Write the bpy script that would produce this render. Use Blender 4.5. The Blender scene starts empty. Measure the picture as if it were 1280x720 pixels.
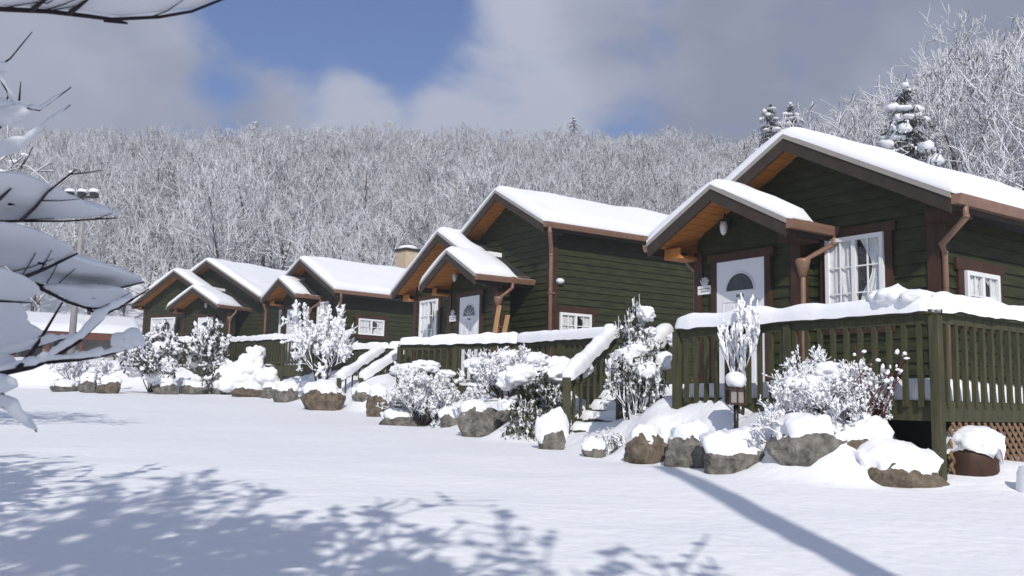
import bpy, bmesh, math, random
import numpy as np
from mathutils import Vector, Matrix, noise as mn
R = math.radians
C = bpy.context.scene
COL = C.collection
EYE = 1.4                                   # camera height above the world origin

# ------------------------------------------------------------------ camera
F_PX, PITCH, ROLL = 1168.7, 0.1208, 0.0230   # focal length for a 1280 px wide frame
fw = Vector((0, math.cos(PITCH), math.sin(PITCH)))
up0 = Vector((0, -math.sin(PITCH), math.cos(PITCH)))
rt0 = Vector((1, 0, 0))
rt = rt0 * math.cos(ROLL) + up0 * math.sin(ROLL)
up = up0 * math.cos(ROLL) - rt0 * math.sin(ROLL)
cam_d = bpy.data.cameras.new('camera')
cam = bpy.data.objects.new('camera', cam_d)
COL.objects.link(cam)
M = Matrix(((rt.x, up.x, -fw.x), (rt.y, up.y, -fw.y), (rt.z, up.z, -fw.z))).to_4x4()
M.translation = Vector((0, 0, EYE))
cam.matrix_world = M
cam_d.sensor_width = 36
cam_d.lens = F_PX / 1280 * 36
cam_d.clip_start, cam_d.clip_end = 0.05, 3000
cam_d.dof.use_dof = True
cam_d.dof.focus_distance = 15
cam_d.dof.aperture_fstop = 7
C.camera = cam

# ------------------------------------------------------------------ light, sky, exposure
SUN_EL, SUN_AZ = R(34), math.atan2(0.08, -1.0)   # direction to the sun: behind the camera, a little to the right
to_sun = Vector((math.sin(SUN_AZ) * math.cos(SUN_EL), math.cos(SUN_AZ) * math.cos(SUN_EL), math.sin(SUN_EL)))
sd = bpy.data.lights.new('sun', 'SUN')
sd.energy, sd.angle, sd.color = 4.4, R(0.5), (1.0, 0.955, 0.89)
so = bpy.data.objects.new('sun', sd)
COL.objects.link(so)
so.rotation_euler = to_sun.to_track_quat('Z', 'Y').to_euler()
C.view_settings.view_transform = 'Standard'
C.view_settings.look = 'None'
C.view_settings.gamma = 1
C.view_settings.exposure = -0.22
C.view_settings.use_curve_mapping = False
C.cycles.max_bounces = 6
C.cycles.diffuse_bounces = 3
C.cycles.glossy_bounces = 2
C.cycles.transparent_max_bounces = 6


def sky_dir(u, v):
    d = rt * ((u - 640) / F_PX) - up * ((v - 360) / F_PX) + fw
    return d.normalized()


def make_world():
    w = bpy.data.worlds.new('World')
    C.world = w
    w.use_nodes = True
    nt = w.node_tree
    N, L = nt.nodes, nt.links
    N.clear()
    out = N.new('ShaderNodeOutputWorld')
    bg = N.new('ShaderNodeBackground')
    bg.inputs['Strength'].default_value = 0.1
    L.new(bg.outputs[0], out.inputs[0])
    sky = N.new('ShaderNodeTexSky')
    sky.sky_type = 'NISHITA'
    sky.sun_disc = False
    sky.sun_elevation = SUN_EL
    sky.sun_rotation = SUN_AZ
    sky.altitude = 600
    sky.air_density, sky.dust_density, sky.ozone_density = 1.0, 0.3, 2.0
    tint = N.new('ShaderNodeMix'); tint.data_type = 'RGBA'; tint.blend_type = 'MULTIPLY'
    tint.inputs['Factor'].default_value = 1.0
    L.new(sky.outputs[0], tint.inputs[6])
    tint.inputs[7].default_value = (.62, .86, 1.27, 1)
    tc = N.new('ShaderNodeTexCoord')
    mp = N.new('ShaderNodeMapping')
    mp.inputs['Scale'].default_value = (2.2, 2.2, 3.4)
    mp.inputs['Location'].default_value = (0.35, 0.1, 0.0)
    L.new(tc.outputs['Generated'], mp.inputs[0])
    n1 = N.new('ShaderNodeTexNoise')
    n1.inputs['Scale'].default_value = 2.6
    n1.inputs['Detail'].default_value = 9
    n1.inputs['Roughness'].default_value = 0.6
    n1.inputs['Distortion'].default_value = 0.25
    L.new(mp.outputs[0], n1.inputs[0])

    def blob(u, v, r0, r1, amt):
        d = sky_dir(u, v)
        dp = N.new('ShaderNodeVectorMath'); dp.operation = 'DOT_PRODUCT'
        L.new(tc.outputs['Generated'], dp.inputs[0]); dp.inputs[1].default_value = d
        mr = N.new('ShaderNodeMapRange'); mr.interpolation_type = 'SMOOTHSTEP'
        mr.inputs['From Min'].default_value = math.cos(R(r1)); mr.inputs['From Max'].default_value = math.cos(R(r0))
        mr.inputs['To Min'].default_value = 0; mr.inputs['To Max'].default_value = amt
        L.new(dp.outputs['Value'], mr.inputs['Value'])
        return mr.outputs[0]

    def math_n(op, a, b):
        m = N.new('ShaderNodeMath'); m.operation = op
        for i, x in enumerate((a, b)):
            if isinstance(x, (int, float)): m.inputs[i].default_value = x
            else: L.new(x, m.inputs[i])
        return m.outputs[0]
    m = n1.outputs['Fac']
    for args in ((420, 70, 1, 9, -0.21), (300, 30, 1, 6.5, -0.17), (560, 75, 0.5, 7, -0.12), (770, 85, .5, 5.5, -0.13), (270, 165, 0.5, 4.5, -0.2),
                 (110, 110, 3, 9, 0.2), (640, 150, 2, 8, 0.16), (1050, 60, 4, 18, 0.22), (700, 20, 1, 6, 0.14), (400, 150, 1, 5.5, 0.3), (500, 170, 1, 6, 0.2), (330, 120, .5, 3, .15), (60, 20, 2, 8, .1)):
        m = math_n('ADD', m, blob(*args))
    mr = N.new('ShaderNodeMapRange'); mr.interpolation_type = 'SMOOTHSTEP'
    mr.inputs['From Min'].default_value = 0.32; mr.inputs['From Max'].default_value = 0.66
    L.new(m, mr.inputs['Value'])
    n2 = N.new('ShaderNodeTexNoise')
    n2.inputs['Scale'].default_value = 3.1; n2.inputs['Detail'].default_value = 6
    L.new(mp.outputs[0], n2.inputs[0])
    dk = blob(1130, 30, 5, 20, 0.35)
    f2 = math_n('SUBTRACT', n2.outputs['Fac'], dk)
    f2 = math_n('ADD', f2, blob(560, 150, 2, 10, 0.4))
    ramp = N.new('ShaderNodeValToRGB')
    ramp.color_ramp.elements[0].position = 0.2; ramp.color_ramp.elements[0].color = (3.0, 3.35, 4.5, 1)
    ramp.color_ramp.elements[1].position = 0.75; ramp.color_ramp.elements[1].color = (6.2, 6.6, 8.1, 1)
    L.new(f2, ramp.inputs[0])
    mx = N.new('ShaderNodeMix'); mx.data_type = 'RGBA'
    L.new(mr.outputs[0], mx.inputs['Factor'])
    L.new(tint.outputs[2], mx.inputs[6])
    L.new(ramp.outputs[0], mx.inputs[7])
    L.new(mx.outputs[2], bg.inputs['Color'])


make_world()

# ------------------------------------------------------------------ noise and picture maths


def hsh(ix, iy, iz, s):
    n = (ix * 374761393 + iy * 668265263 + iz * 2147483647 + s * 974634777) & 0xFFFFFFFF
    n = ((n ^ (n >> 13)) * 1274126177) & 0xFFFFFFFF
    n = n ^ (n >> 16)
    return (n & 0xFFFF) / 65535.0


def vnoise(P, s=0):
    P = np.asarray(P, float)
    i = np.floor(P).astype(np.int64); f = P - i; f = f * f * (3 - 2 * f)
    r = 0
    for a in (0, 1):
        for b in (0, 1):
            for c in (0, 1):
                w = (f[..., 0] if a else 1 - f[..., 0]) * (f[..., 1] if b else 1 - f[..., 1]) * (f[..., 2] if c else 1 - f[..., 2])
                r = r + w * hsh(i[..., 0] + a, i[..., 1] + b, i[..., 2] + c, s)
    return r * 2 - 1


def fbm(P, s=0, o=3):
    P = np.asarray(P, float); r = 0; a = 1
    for k in range(o):
        r = r + a * vnoise(P, s + k); P = P * 2.03; a *= .5
    return r


def at(u, v, Y):
    """point seen at photo pixel (u, v), Y metres ahead"""
    d = rt * ((u - 640) / F_PX) - up * ((v - 360) / F_PX) + fw
    p = d * (Y / d.y)
    return Vector((p.x, p.y, p.z + EYE))


GY = [-40, 0, 5, 9, 15, 20, 27, 36, 46, 60, 400]
GZ = [-2.0, -1.30, -.95, -.68, -.58, -.48, -.22, .16, .6, 1.4, 1.4]


def g_np(y):
    return np.interp(y, GY, GZ) + EYE


def on_ground(u, v):
    lo = None
    for Y in np.arange(2, 60, .05):
        p = at(u, v, Y)
        if p.z <= g_np(Y): return Vector((p.x, p.y, float(g_np(Y))))
    return at(u, v, 40)


FOOT = [(1700, 640), (1420, 622), (1190, 609), (1060, 607), (965, 599), (890, 588), (780, 573), (700, 557), (640, 552), (560, 536), (470, 518), (380, 504), (280, 491), (150, 488), (40, 486), (-120, 482), (-600, 478)]
FOOT = [on_ground(*p) for p in FOOT]
FOOT = np.array([[p.x, p.y] for p in FOOT])


def foot_dist(x, y):
    x = np.asarray(x, float); y = np.asarray(y, float)
    best = np.full(x.shape, 1e9); sg = np.zeros(x.shape)
    for (ax, ay), (bx, by) in zip(FOOT[:-1], FOOT[1:]):
        dx, dy = bx - ax, by - ay
        t = np.clip(((x - ax) * dx + (y - ay) * dy) / (dx * dx + dy * dy + 1e-9), 0, 1)
        d = np.hypot(x - ax - t * dx, y - ay - t * dy)
        s = (dx * (y - ay) - dy * (x - ax))
        m = d < best
        best = np.where(m, d, best); sg = np.where(m, np.sign(s), sg)
    return -best * sg


def on_terrain(u, v, y0=2):
    Ys = np.arange(y0, 60, .05); P_ = [at(u, v, Y) for Y in Ys]
    zt = terrain(np.array([p.x for p in P_]), Ys)
    for p, z in zip(P_, zt):
        if p.z <= z: return Vector((p.x, p.y, z))
    return at(u, v, 40)


def sst(x, a, b):
    t = np.clip((x - a) / (b - a), 0, 1)
    return t * t * (3 - 2 * t)


def terrain(x, y):
    x = np.asarray(x, float); y = np.asarray(y, float)
    z = g_np(y)
    d = foot_dist(x, y)
    P = np.stack([x, y, 0 * x], -1)
    azb = x / np.maximum(y, 4.)
    bank = (.68 + .24 * sst(y, 18, 33)) * (1 - .75 * sst(azb, .37, .44) * (1 - sst(y, 14, 17)))
    # a trough shovelled where the stairs come down
    sx, sy = x - (1.25 + .38 * (y - 14)), y - 14.6
    bank = bank * (1 - .9 * np.exp(-(sx / .85) ** 4) * np.exp(-(sy / 1.5) ** 4))
    z = z + bank * sst(d + .22 * fbm(P * .9, 5, 2), -.1, .95 + .6 * sst(y, 15, 30))
    z = z + (1 - .8 * sst(azb, .37, .44)) * (.13 * fbm(P * 1.7, 11, 2) + .05 * fbm(P * 4.2, 15, 2)) * sst(d, -.3, .6) * (1 - sst(y, 45, 60))
    z = z + (.035 * fbm(P * .35, 3, 2) + .012 * fbm(P * 1.6, 4, 2)) * sst(y, 1, 4)
    az = x / np.maximum(y, 4.)
    y0 = np.clip(56 - 125 * np.maximum(0, az - .27), 30, 60)
    rise = .40 * np.log1p(np.exp(np.clip((y - y0) / 4, -30, 30))) * 4 + np.where((y - y0) / 4 > 30, 0, 0)
    cap = 33.5 + .018 * x + 3.2 * fbm(P * .018, 21, 3) - .03 * np.maximum(0, -x - 20)
    k = 5.0
    zz = z + rise
    return np.where(rise > .02, cap - k * np.log1p(np.exp(np.clip((cap - zz) / k, -30, 30))), zz)


def gz(x, y):
    return float(terrain(np.array([x]), np.array([y]))[0])


# ------------------------------------------------------------------ materials
def mat(name, col, rough=.7, var=0, scale=6, bump=0, bscale=20, metal=0, col2=None, stretch=(1, 1, 1), spec=.3, bdist=.02):
    m = bpy.data.materials.new(name)
    m.use_nodes = True
    nt = m.node_tree; N, L = nt.nodes, nt.links
    b = N['Principled BSDF']
    b.inputs['Roughness'].default_value = rough
    b.inputs['Metallic'].default_value = metal
    b.inputs['Specular IOR Level'].default_value = spec
    b.inputs['Base Color'].default_value = (*col, 1)
    tc = N.new('ShaderNodeTexCoord'); mp = N.new('ShaderNodeMapping')
    mp.inputs['Scale'].default_value = stretch
    L.new(tc.outputs['Object'], mp.inputs[0])
    if var or col2:
        n = N.new('ShaderNodeTexNoise')
        n.inputs['Scale'].default_value = scale; n.inputs['Detail'].default_value = 6; n.inputs['Roughness'].default_value = .65
        L.new(mp.outputs[0], n.inputs[0])
        r = N.new('ShaderNodeValToRGB')
        r.color_ramp.elements[0].position = .32; r.color_ramp.elements[1].position = .68
        c2 = col2 or tuple(min(1, c * (1 + var)) for c in col)
        c1 = col if col2 else tuple(c * (1 - var) for c in col)
        r.color_ramp.elements[0].color = (*c1, 1); r.color_ramp.elements[1].color = (*c2, 1)
        L.new(n.outputs['Fac'], r.inputs[0]); L.new(r.outputs[0], b.inputs['Base Color'])
    if bump:
        n = N.new('ShaderNodeTexNoise')
        n.inputs['Scale'].default_value = bscale; n.inputs['Detail'].default_value = 8
        L.new(mp.outputs[0], n.inputs[0])
        bp = N.new('ShaderNodeBump'); bp.inputs['Strength'].default_value = bump; bp.inputs['Distance'].default_value = bdist
        L.new(n.outputs['Fac'], bp.inputs['Height']); L.new(bp.outputs[0], b.inputs['Normal'])
    return m


def frost_mat(name, bark, snow=(.83, .84, .86), lo=-.25, hi=.35, ns=9, rand=0):
    """bark below, clinging snow on whatever faces up"""
    m = bpy.data.materials.new(name); m.use_nodes = True
    nt = m.node_tree; N, L = nt.nodes, nt.links
    b = N['Principled BSDF']; b.inputs['Roughness'].default_value = .9; b.inputs['Specular IOR Level'].default_value = .1
    ge = N.new('ShaderNodeNewGeometry'); sp = N.new('ShaderNodeSeparateXYZ'); L.new(ge.outputs['Normal'], sp.inputs[0])
    tc = N.new('ShaderNodeTexCoord'); n = N.new('ShaderNodeTexNoise'); n.inputs['Scale'].default_value = ns; n.inputs['Detail'].default_value = 3
    L.new(tc.outputs['Object'], n.inputs[0])
    a = N.new('ShaderNodeMath'); a.operation = 'MULTIPLY_ADD'; a.inputs[1].default_value = 1.6; L.new(n.outputs['Fac'], a.inputs[0])
    a2 = N.new('ShaderNodeMath'); a2.operation = 'SUBTRACT'; L.new(sp.outputs['Z'], a2.inputs[0]); a2.inputs[1].default_value = .8
    L.new(a2.outputs[0], a.inputs[2])
    if rand:
        oi = N.new('ShaderNodeObjectInfo'); a3 = N.new('ShaderNodeMath'); a3.operation = 'MULTIPLY_ADD'; a3.inputs[1].default_value = rand; L.new(oi.outputs['Random'], a3.inputs[0]); L.new(a.outputs[0], a3.inputs[2]); a = a3
    mr = N.new('ShaderNodeMapRange'); mr.inputs['From Min'].default_value = lo; mr.inputs['From Max'].default_value = hi
    L.new(a.outputs[0], mr.inputs['Value'])
    mx = N.new('ShaderNodeMix'); mx.data_type = 'RGBA'
    mx.inputs[6].default_value = (*bark, 1); mx.inputs[7].default_value = (*snow, 1)
    L.new(mr.outputs[0], mx.inputs['Factor']); L.new(mx.outputs[2], b.inputs['Base Color'])
    return m


def glass_mat():
    m = bpy.data.materials.new('window_glass'); m.use_nodes = True
    nt = m.node_tree; N, L = nt.nodes, nt.links; N.clear()
    o = N.new('ShaderNodeOutputMaterial'); mx = N.new('ShaderNodeMixShader'); t = N.new('ShaderNodeBsdfTransparent'); g = N.new('ShaderNodeBsdfGlossy')
    g.inputs['Roughness'].default_value = .02
    fr = None; mx.inputs[0].default_value = .07
    t.inputs[0].default_value = (.97, .98, .98, 1)
    L.new(t.outputs[0], mx.inputs[1]); L.new(g.outputs[0], mx.inputs[2]); L.new(mx.outputs[0], o.inputs[0])
    return m


SNOW = mat('snow', (.86, .87, .895), .85, bump=.28, bscale=9, spec=.15, bdist=.03)
SNOWG = mat('snow_ground', (.86, .87, .895), .7, bump=.5, bscale=7, spec=.25, bdist=.04)
SIDING = mat('green_siding', (.013, .018, .0055), .62, col2=(.046, .050, .016), scale=3.2, stretch=(1, 1, 5), bump=.3, bscale=14)
SIDING_FAR = SIDING
TRIM = mat('brown_trim', (.052, .024, .014), .6, var=.3, scale=8, stretch=(1, 1, .3), bump=.2)
FASCIA = mat('fascia_board', (.042, .03, .022), .6, var=.25, scale=5, bump=.15)
DRIP = mat('metal_drip_edge', (.33, .3, .27), .45, var=.1)
SOFFIT = mat('pine_soffit', (.47, .185, .045), .5, var=.28, scale=4, stretch=(1, 6, 1), bump=.15)
GUTTER = mat('copper_brown_gutter', (.24, .135, .09), .45, var=.15, scale=7, spec=.5)
ROOFM = mat('dark_roof_shingle', (.035, .034, .035), .8, var=.3, scale=20, bump=.5)
WHITE = mat('white_paint', (.8, .8, .8), .45, var=.03, scale=3)
DOORW = mat('white_door', (.78, .79, .81), .45, var=.03, scale=2)
DARKIN = mat('unlit_dark', (.012, .013, .016), .7)  # near-black colour stands in for shade in rooms, openings and under the deck
CURT = mat('lace_curtain', (.85, .85, .85), .9, var=.12, scale=14)
GLASS = glass_mat()
FANG = mat('fanlight_glass', (.03, .036, .045), .12, var=.5, scale=9, spec=.7)
BLACK = mat('black_metal', (.012, .012, .014), .4, spec=.5)
RAIL = mat('green_rail_wood', (.034, .037, .017), .7, col2=(.075, .071, .034), scale=5, stretch=(4, 4, .6), bump=.3, bscale=18)
DECKM = mat('deck_boards', (.05, .05, .026), .75, var=.3, scale=5)
LATT = mat('lattice_wood', (.2, .125, .075), .7, var=.25, scale=8)
PLANK = mat('raw_pine', (.5, .29, .14), .6, var=.2, scale=5, stretch=(4, 4, .4))
ROCK = mat('boulder_rock', (.05, .045, .038), .85, col2=(.25, .23, .2), scale=8, bump=1, bscale=16, bdist=.04)
ROCKB = mat('brown_boulder_rock', (.05, .038, .026), .85, col2=(.2, .16, .115), scale=9, bump=1, bscale=16, bdist=.04)
BARK = mat('bark', (.035, .026, .022), .85, var=.3, scale=12, bump=.5)
TWIG = mat('twig_bark', (.022, .015, .018), .7, var=.2)
FROST = frost_mat('frosted_branches', (.09, .08, .078), (.8, .81, .83), lo=-.42, hi=.26, rand=.5)
FROSTT = frost_mat('frosted_trunk', (.05, .042, .04), lo=.05, hi=.45, ns=4)
FROSTR = frost_mat('frosted_dead_leaves', (.16, .075, .045), lo=.05, hi=.5)
NEEDLE = frost_mat('frosted_needles', (.016, .026, .018), lo=.42, hi=.7, ns=6)
SHRUBF = frost_mat('frosted_twigs', (.09, .075, .07), lo=-.85, hi=-.1, ns=14)
LEAF = mat('evergreen_leaf', (.02, .03, .014), .5, col2=(.06, .065, .025), scale=9)
LEAFY = mat('juniper_leaf', (.05, .06, .02), .6, col2=(.15, .13, .05), scale=9)
BERRY = mat('red_twig', (.09, .02, .025), .6)
STUCCO = mat('beige_plaster', (.55, .44, .3), .85, var=.12, scale=6, bump=.3)
REDW = mat('red_brown_wood', (.13, .045, .028), .65, var=.25, scale=4)
GREYW = mat('grey_panel', (.2, .19, .18), .7, var=.15, scale=3)
POLEM = mat('grey_pole', (.3, .29, .28), .6, var=.15)
SIGNI = mat('green_sign', (.05, .09, .03), .6)
LANTG = mat('smoky_lantern_glass', (.3, .28, .26), .2, spec=.6)
LAMPG = mat('milky_lamp_glass', (.75, .78, .8), .25, spec=.5)


# ------------------------------------------------------------------ mesh building
class MB:
    def __init__(self): self.v = []; self.f = []; self.m = []; self.s = []

    def quad(self, *p, mi=0, sm=False):
        k = len(self.v); self.v += [Vector(q) for q in p]; self.f.append(tuple(range(k, k + len(p)))); self.m.append(mi); self.s.append(sm)

    def hexa(self, P, mi=0):
        """eight corners: bottom ring 0-3, top ring 4-7"""
        k = len(self.v); self.v += [Vector(q) for q in P]
        for f in ((3, 2, 1, 0), (4, 5, 6, 7), (0, 1, 5, 4), (1, 2, 6, 5), (2, 3, 7, 6), (3, 0, 4, 7)):
            self.f.append(tuple(k + i for i in f)); self.m.append(mi); self.s.append(False)

    def box(self, c, h, ax=None, mi=0):
        c = Vector(c); X, Y, Z = ax or (Vector((1, 0, 0)), Vector((0, 1, 0)), Vector((0, 0, 1)))
        X, Y, Z = X * h[0], Y * h[1], Z * h[2]
        self.hexa([c - X - Y - Z, c + X - Y - Z, c + X + Y - Z, c - X + Y - Z, c - X - Y + Z, c + X - Y + Z, c + X + Y + Z, c - X + Y + Z], mi)

    def bar(self, p, q, w, h, mi=0, upv=Vector((0, 0, 1))):
        p, q = Vector(p), Vector(q); d = (q - p); l = d.length; d.normalize()
        s = d.cross(upv)
        if s.length < 1e-4: s = d.cross(Vector((1, .3, 0)))
        s.normalize(); u = s.cross(d)
        self.box((p + q) / 2, (l / 2, w / 2, h / 2), (d, s, u), mi)

    def tube(self, pts, rad, n=8, mi=0, cap=True, sm=True):
        pts = [Vector(p) for p in pts]; k0 = len(self.v)
        if not hasattr(rad, '__len__'): rad = [rad] * len(pts)
        ref = None
        for i, p in enumerate(pts):
            d = (pts[min(i + 1, len(pts) - 1)] - pts[max(i - 1, 0)]); d.normalize()
            if ref is None:
                ref = Vector((0, 0, 1)) if abs(d.z) < .9 else Vector((1, 0, 0))
            s = d.cross(ref); s.normalize(); u = s.cross(d); ref = u
            for j in range(n):
                a = 2 * math.pi * j / n
                self.v.append(p + (s * math.cos(a) + u * math.sin(a)) * rad[i])
        for i in range(len(pts) - 1):
            for j in range(n):
                a, b = k0 + i * n + j, k0 + i * n + (j + 1) % n
                self.f.append((a, b, b + n, a + n)); self.m.append(mi); self.s.append(sm)
        if cap:
            self.f.append(tuple(k0 + j for j in range(n))[::-1]); self.m.append(mi); self.s.append(False)
            e = k0 + (len(pts) - 1) * n
            self.f.append(tuple(e + j for j in range(n))); self.m.append(mi); self.s.append(False)

    def grid(self, P, mi=0, sm=True, wrap=False):
        """P: rows of points"""
        k = len(self.v); nr, nc = len(P), len(P[0])
        for r in P: self.v += [Vector(q) for q in r]
        for i in range(nr - 1):
            for j in range(nc if wrap else nc - 1):
                a, b = k + i * nc + j, k + i * nc + (j + 1) % nc
                self.f.append((a, b, b + nc, a + nc)); self.m.append(mi); self.s.append(sm)

    def build(self, name, mats, parent=None, loc=None):
        o3 = Vector(loc) if loc is not None else (parent_origin(parent) if parent else Vector((0, 0, 0)))
        me = bpy.data.meshes.new(name)
        me.from_pydata([v - o3 for v in self.v], [], self.f)
        for m_ in (mats if isinstance(mats, (list, tuple)) else [mats]): me.materials.append(m_)
        me.polygons.foreach_set('material_index', self.m)
        me.polygons.foreach_set('use_smooth', self.s)
        me.update()
        o = bpy.data.objects.new(name, me); COL.objects.link(o)
        if parent: o.parent = parent
        elif loc is not None: o.location = o3
        return o


def parent_origin(p):
    v = Vector((0, 0, 0))
    while p:
        v += p.location; p = p.parent
    return v


def tag(o, label, cat, group=None):
    o['label'] = label; o['category'] = cat
    if group: o['group'] = group
    return o


def thing(name, label, cat, loc, group=None):
    o = bpy.data.objects.new(name, None); COL.objects.link(o); o.location = loc; o.empty_display_size = .2
    return tag(o, label, cat, group)


def struct(o): o['kind'] = 'structure'; return o


def copy_tree(o, parent=None):
    c = o.copy(); COL.objects.link(c); c.parent = parent
    for ch in list(o.children): copy_tree(ch, c)
    return c


def snow_ridge(mb, p, q, w, h, seed=0, lump=.25, step=.1, mi=0):
    """a loaf of snow lying along the bar p-q"""
    p, q = Vector(p), Vector(q); d = q - p; l = d.length; d.normalize()
    s = d.cross(Vector((0, 0, 1))); s.normalize(); u = s.cross(d)
    n = max(4, int(l / step)); rows = []
    nc = 11
    for i in range(n + 1):
        t = i / n; e = min(1, math.sqrt(max(0, 1 - max(0, 1 - min(t, 1 - t) * l / (h * .7)) ** 2)) + .02)
        c = p + d * (l * t)
        a1 = float(vnoise(np.array([c.x * 2.3, c.y * 2.3, seed * 7.1 + c.z]), 2)); a2 = float(vnoise(np.array([c.x * 7, c.y * 7, seed * 3.3]), 3))
        hh = h * (1 + lump * a1 + .12 * a2) * e; ww = w * (1 + .18 * a1 + .1 * a2) * (.55 + .45 * e)
        row = []
        for j in range(nc):
            a = math.pi * j / (nc - 1)
            x = math.copysign(abs(math.cos(a)) ** .6, math.cos(a)) * ww / 2; z = math.sin(a) ** .75 * hh
            if j in (0, nc - 1): z = -.025 * (1 + a2)
            row.append(c + s * x + u * z)
        rows.append(row)
    mb.grid(rows, mi)
    for r in (rows[0][::-1], rows[-1]):
        mb.quad(*r, mi=mi, sm=True)


def ico(sub=3):
    bm = bmesh.new(); bmesh.ops.create_icosphere(bm, subdivisions=sub, radius=1)
    V = np.array([v.co[:] for v in bm.verts]); bm.verts.ensure_lookup_table(); F = [tuple(v.index for v in f.verts) for f in bm.faces]; bm.free()
    return V, F


ICO = {k: ico(k) for k in (1, 2, 3, 4)}


def add_np(mb, V, F, mi=0, sm=True):
    k = len(mb.v); mb.v += [Vector(p) for p in V.tolist()]
    mb.f += [tuple(k + i for i in f) for f in F]; mb.m += [mi] * len(F); mb.s += [sm] * len(F)


def blob(mb, c, r, seed=0, sub=2, amp=.25, fr=1.6, flat=None, mi=0):
    V, F = ICO[sub]
    n = fbm(V * fr + seed * 3.7, seed, 2)
    W = V * (1 + amp * n)[:, None] * np.array(r)
    if flat is not None: W[:, 2] = np.maximum(W[:, 2], -flat * r[2])
    add_np(mb, W + np.array(c), F, mi)


# ------------------------------------------------------------------ ground, hillside
def height_mesh(name, xs, ys, m):
    X, Y = np.meshgrid(xs, ys)
    Z = terrain(X.ravel(), Y.ravel()).reshape(X.shape)
    V = np.stack([X, Y, Z], -1).reshape(-1, 3)
    nx, ny = len(xs), len(ys)
    idx = np.arange(nx * ny).reshape(ny, nx)
    F = np.stack([idx[:-1, :-1], idx[:-1, 1:], idx[1:, 1:], idx[1:, :-1]], -1).reshape(-1, 4)
    me = bpy.data.meshes.new(name); me.from_pydata(V.tolist(), [], F.tolist()); me.materials.append(m)
    me.polygons.foreach_set('use_smooth', [True] * len(F)); me.update()
    o = bpy.data.objects.new(name, me); COL.objects.link(o)
    return struct(o)


height_mesh('ground', np.concatenate([np.arange(-70, -16, 1.2), np.arange(-16, 11, .16), np.arange(11, 71, 1.2)]),
            np.concatenate([np.arange(-14, 4, 1.), np.arange(4, 22, .16), np.arange(22, 40, .3), np.arange(40, 60, 1.), [60.]]), SNOWG)
height_mesh('hillside', np.arange(-260, 261, 4.), np.arange(60, 341, 4.), SNOWG)

# ------------------------------------------------------------------ cabins
TAN = .518
PIT = math.atan(TAN)


class Frame:
    """cabin frame: u along the front to the right, w into the house, z up"""
    def __init__(s, th, O, zd):
        s.a = Vector((math.sin(th), -math.cos(th), 0)); s.b = Vector((math.cos(th), math.sin(th), 0)); s.O = Vector((O[0], O[1], 0)); s.zd = zd; s.th = th

    def __call__(s, u, w, z): return s.O + s.a * u + s.b * w + Vector((0, 0, s.zd + z))


def lap_wall(mb, P, lo, hi, z0, z1, out, rows=.155, mi=0):
    """lap siding: P(u, z, o) gives a point, lo/hi give the edges at height z"""
    z = z0; 
    while z < z1 - 1e-3:
        zt = min(z + rows, z1)
        a0, b0, a1, b1 = lo(z), hi(z), lo(zt), hi(zt)
        if b1 - a1 < 0: a1 = b1 = (a1 + b1) / 2
        if b0 > a0:
            o0, o1 = .028, .004
            mb.quad(P(a0, z, o0), P(b0, z, o0), P(b1, zt, o1), P(a1, zt, o1), mi=mi)
            mb.quad(P(a0, z, 0), P(b0, z, 0), P(b0, z, o0), P(a0, z, o0), mi=mi)
        z = zt


def gable_wall(F, parent, name, uc, hw, w, zb, ze, zr_under, m=SIDING, ulo=None, uhi=None):
    """front wall with gable. ze: wall height at the corners, apex zr_under"""
    mb = MB()
    ulo = uc - hw if ulo is None else ulo; uhi = uc + hw if uhi is None else uhi
    def lim(z): return (zr_under - z) / TAN
    P = lambda u, z, o: F(u, w - o, z)
    lap_wall(mb, P, lambda z: max(ulo, uc - lim(z)), lambda z: min(uhi, uc + lim(z)), zb, zr_under, 1)
    return mb.build(name, m, parent)


def side_wall(F, parent, u, w0, w1, zb, zt, sgn=1, name='side_wall', m=SIDING):
    mb = MB()
    P = lambda w, z, o: F(u + sgn * o, w, z)
    lap_wall(mb, P, lambda z: w0, lambda z: w1, zb, zt, 1)
    return mb.build(name, m, parent)


def box_uw(F, mb, u0, u1, w0, w1, z0, z1, mi=0):
    mb.hexa([F(u0, w0, z0), F(u1, w0, z0), F(u1, w1, z0), F(u0, w1, z0), F(u0, w0, z1), F(u1, w0, z1), F(u1, w1, z1), F(u0, w1, z1)], mi)


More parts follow.
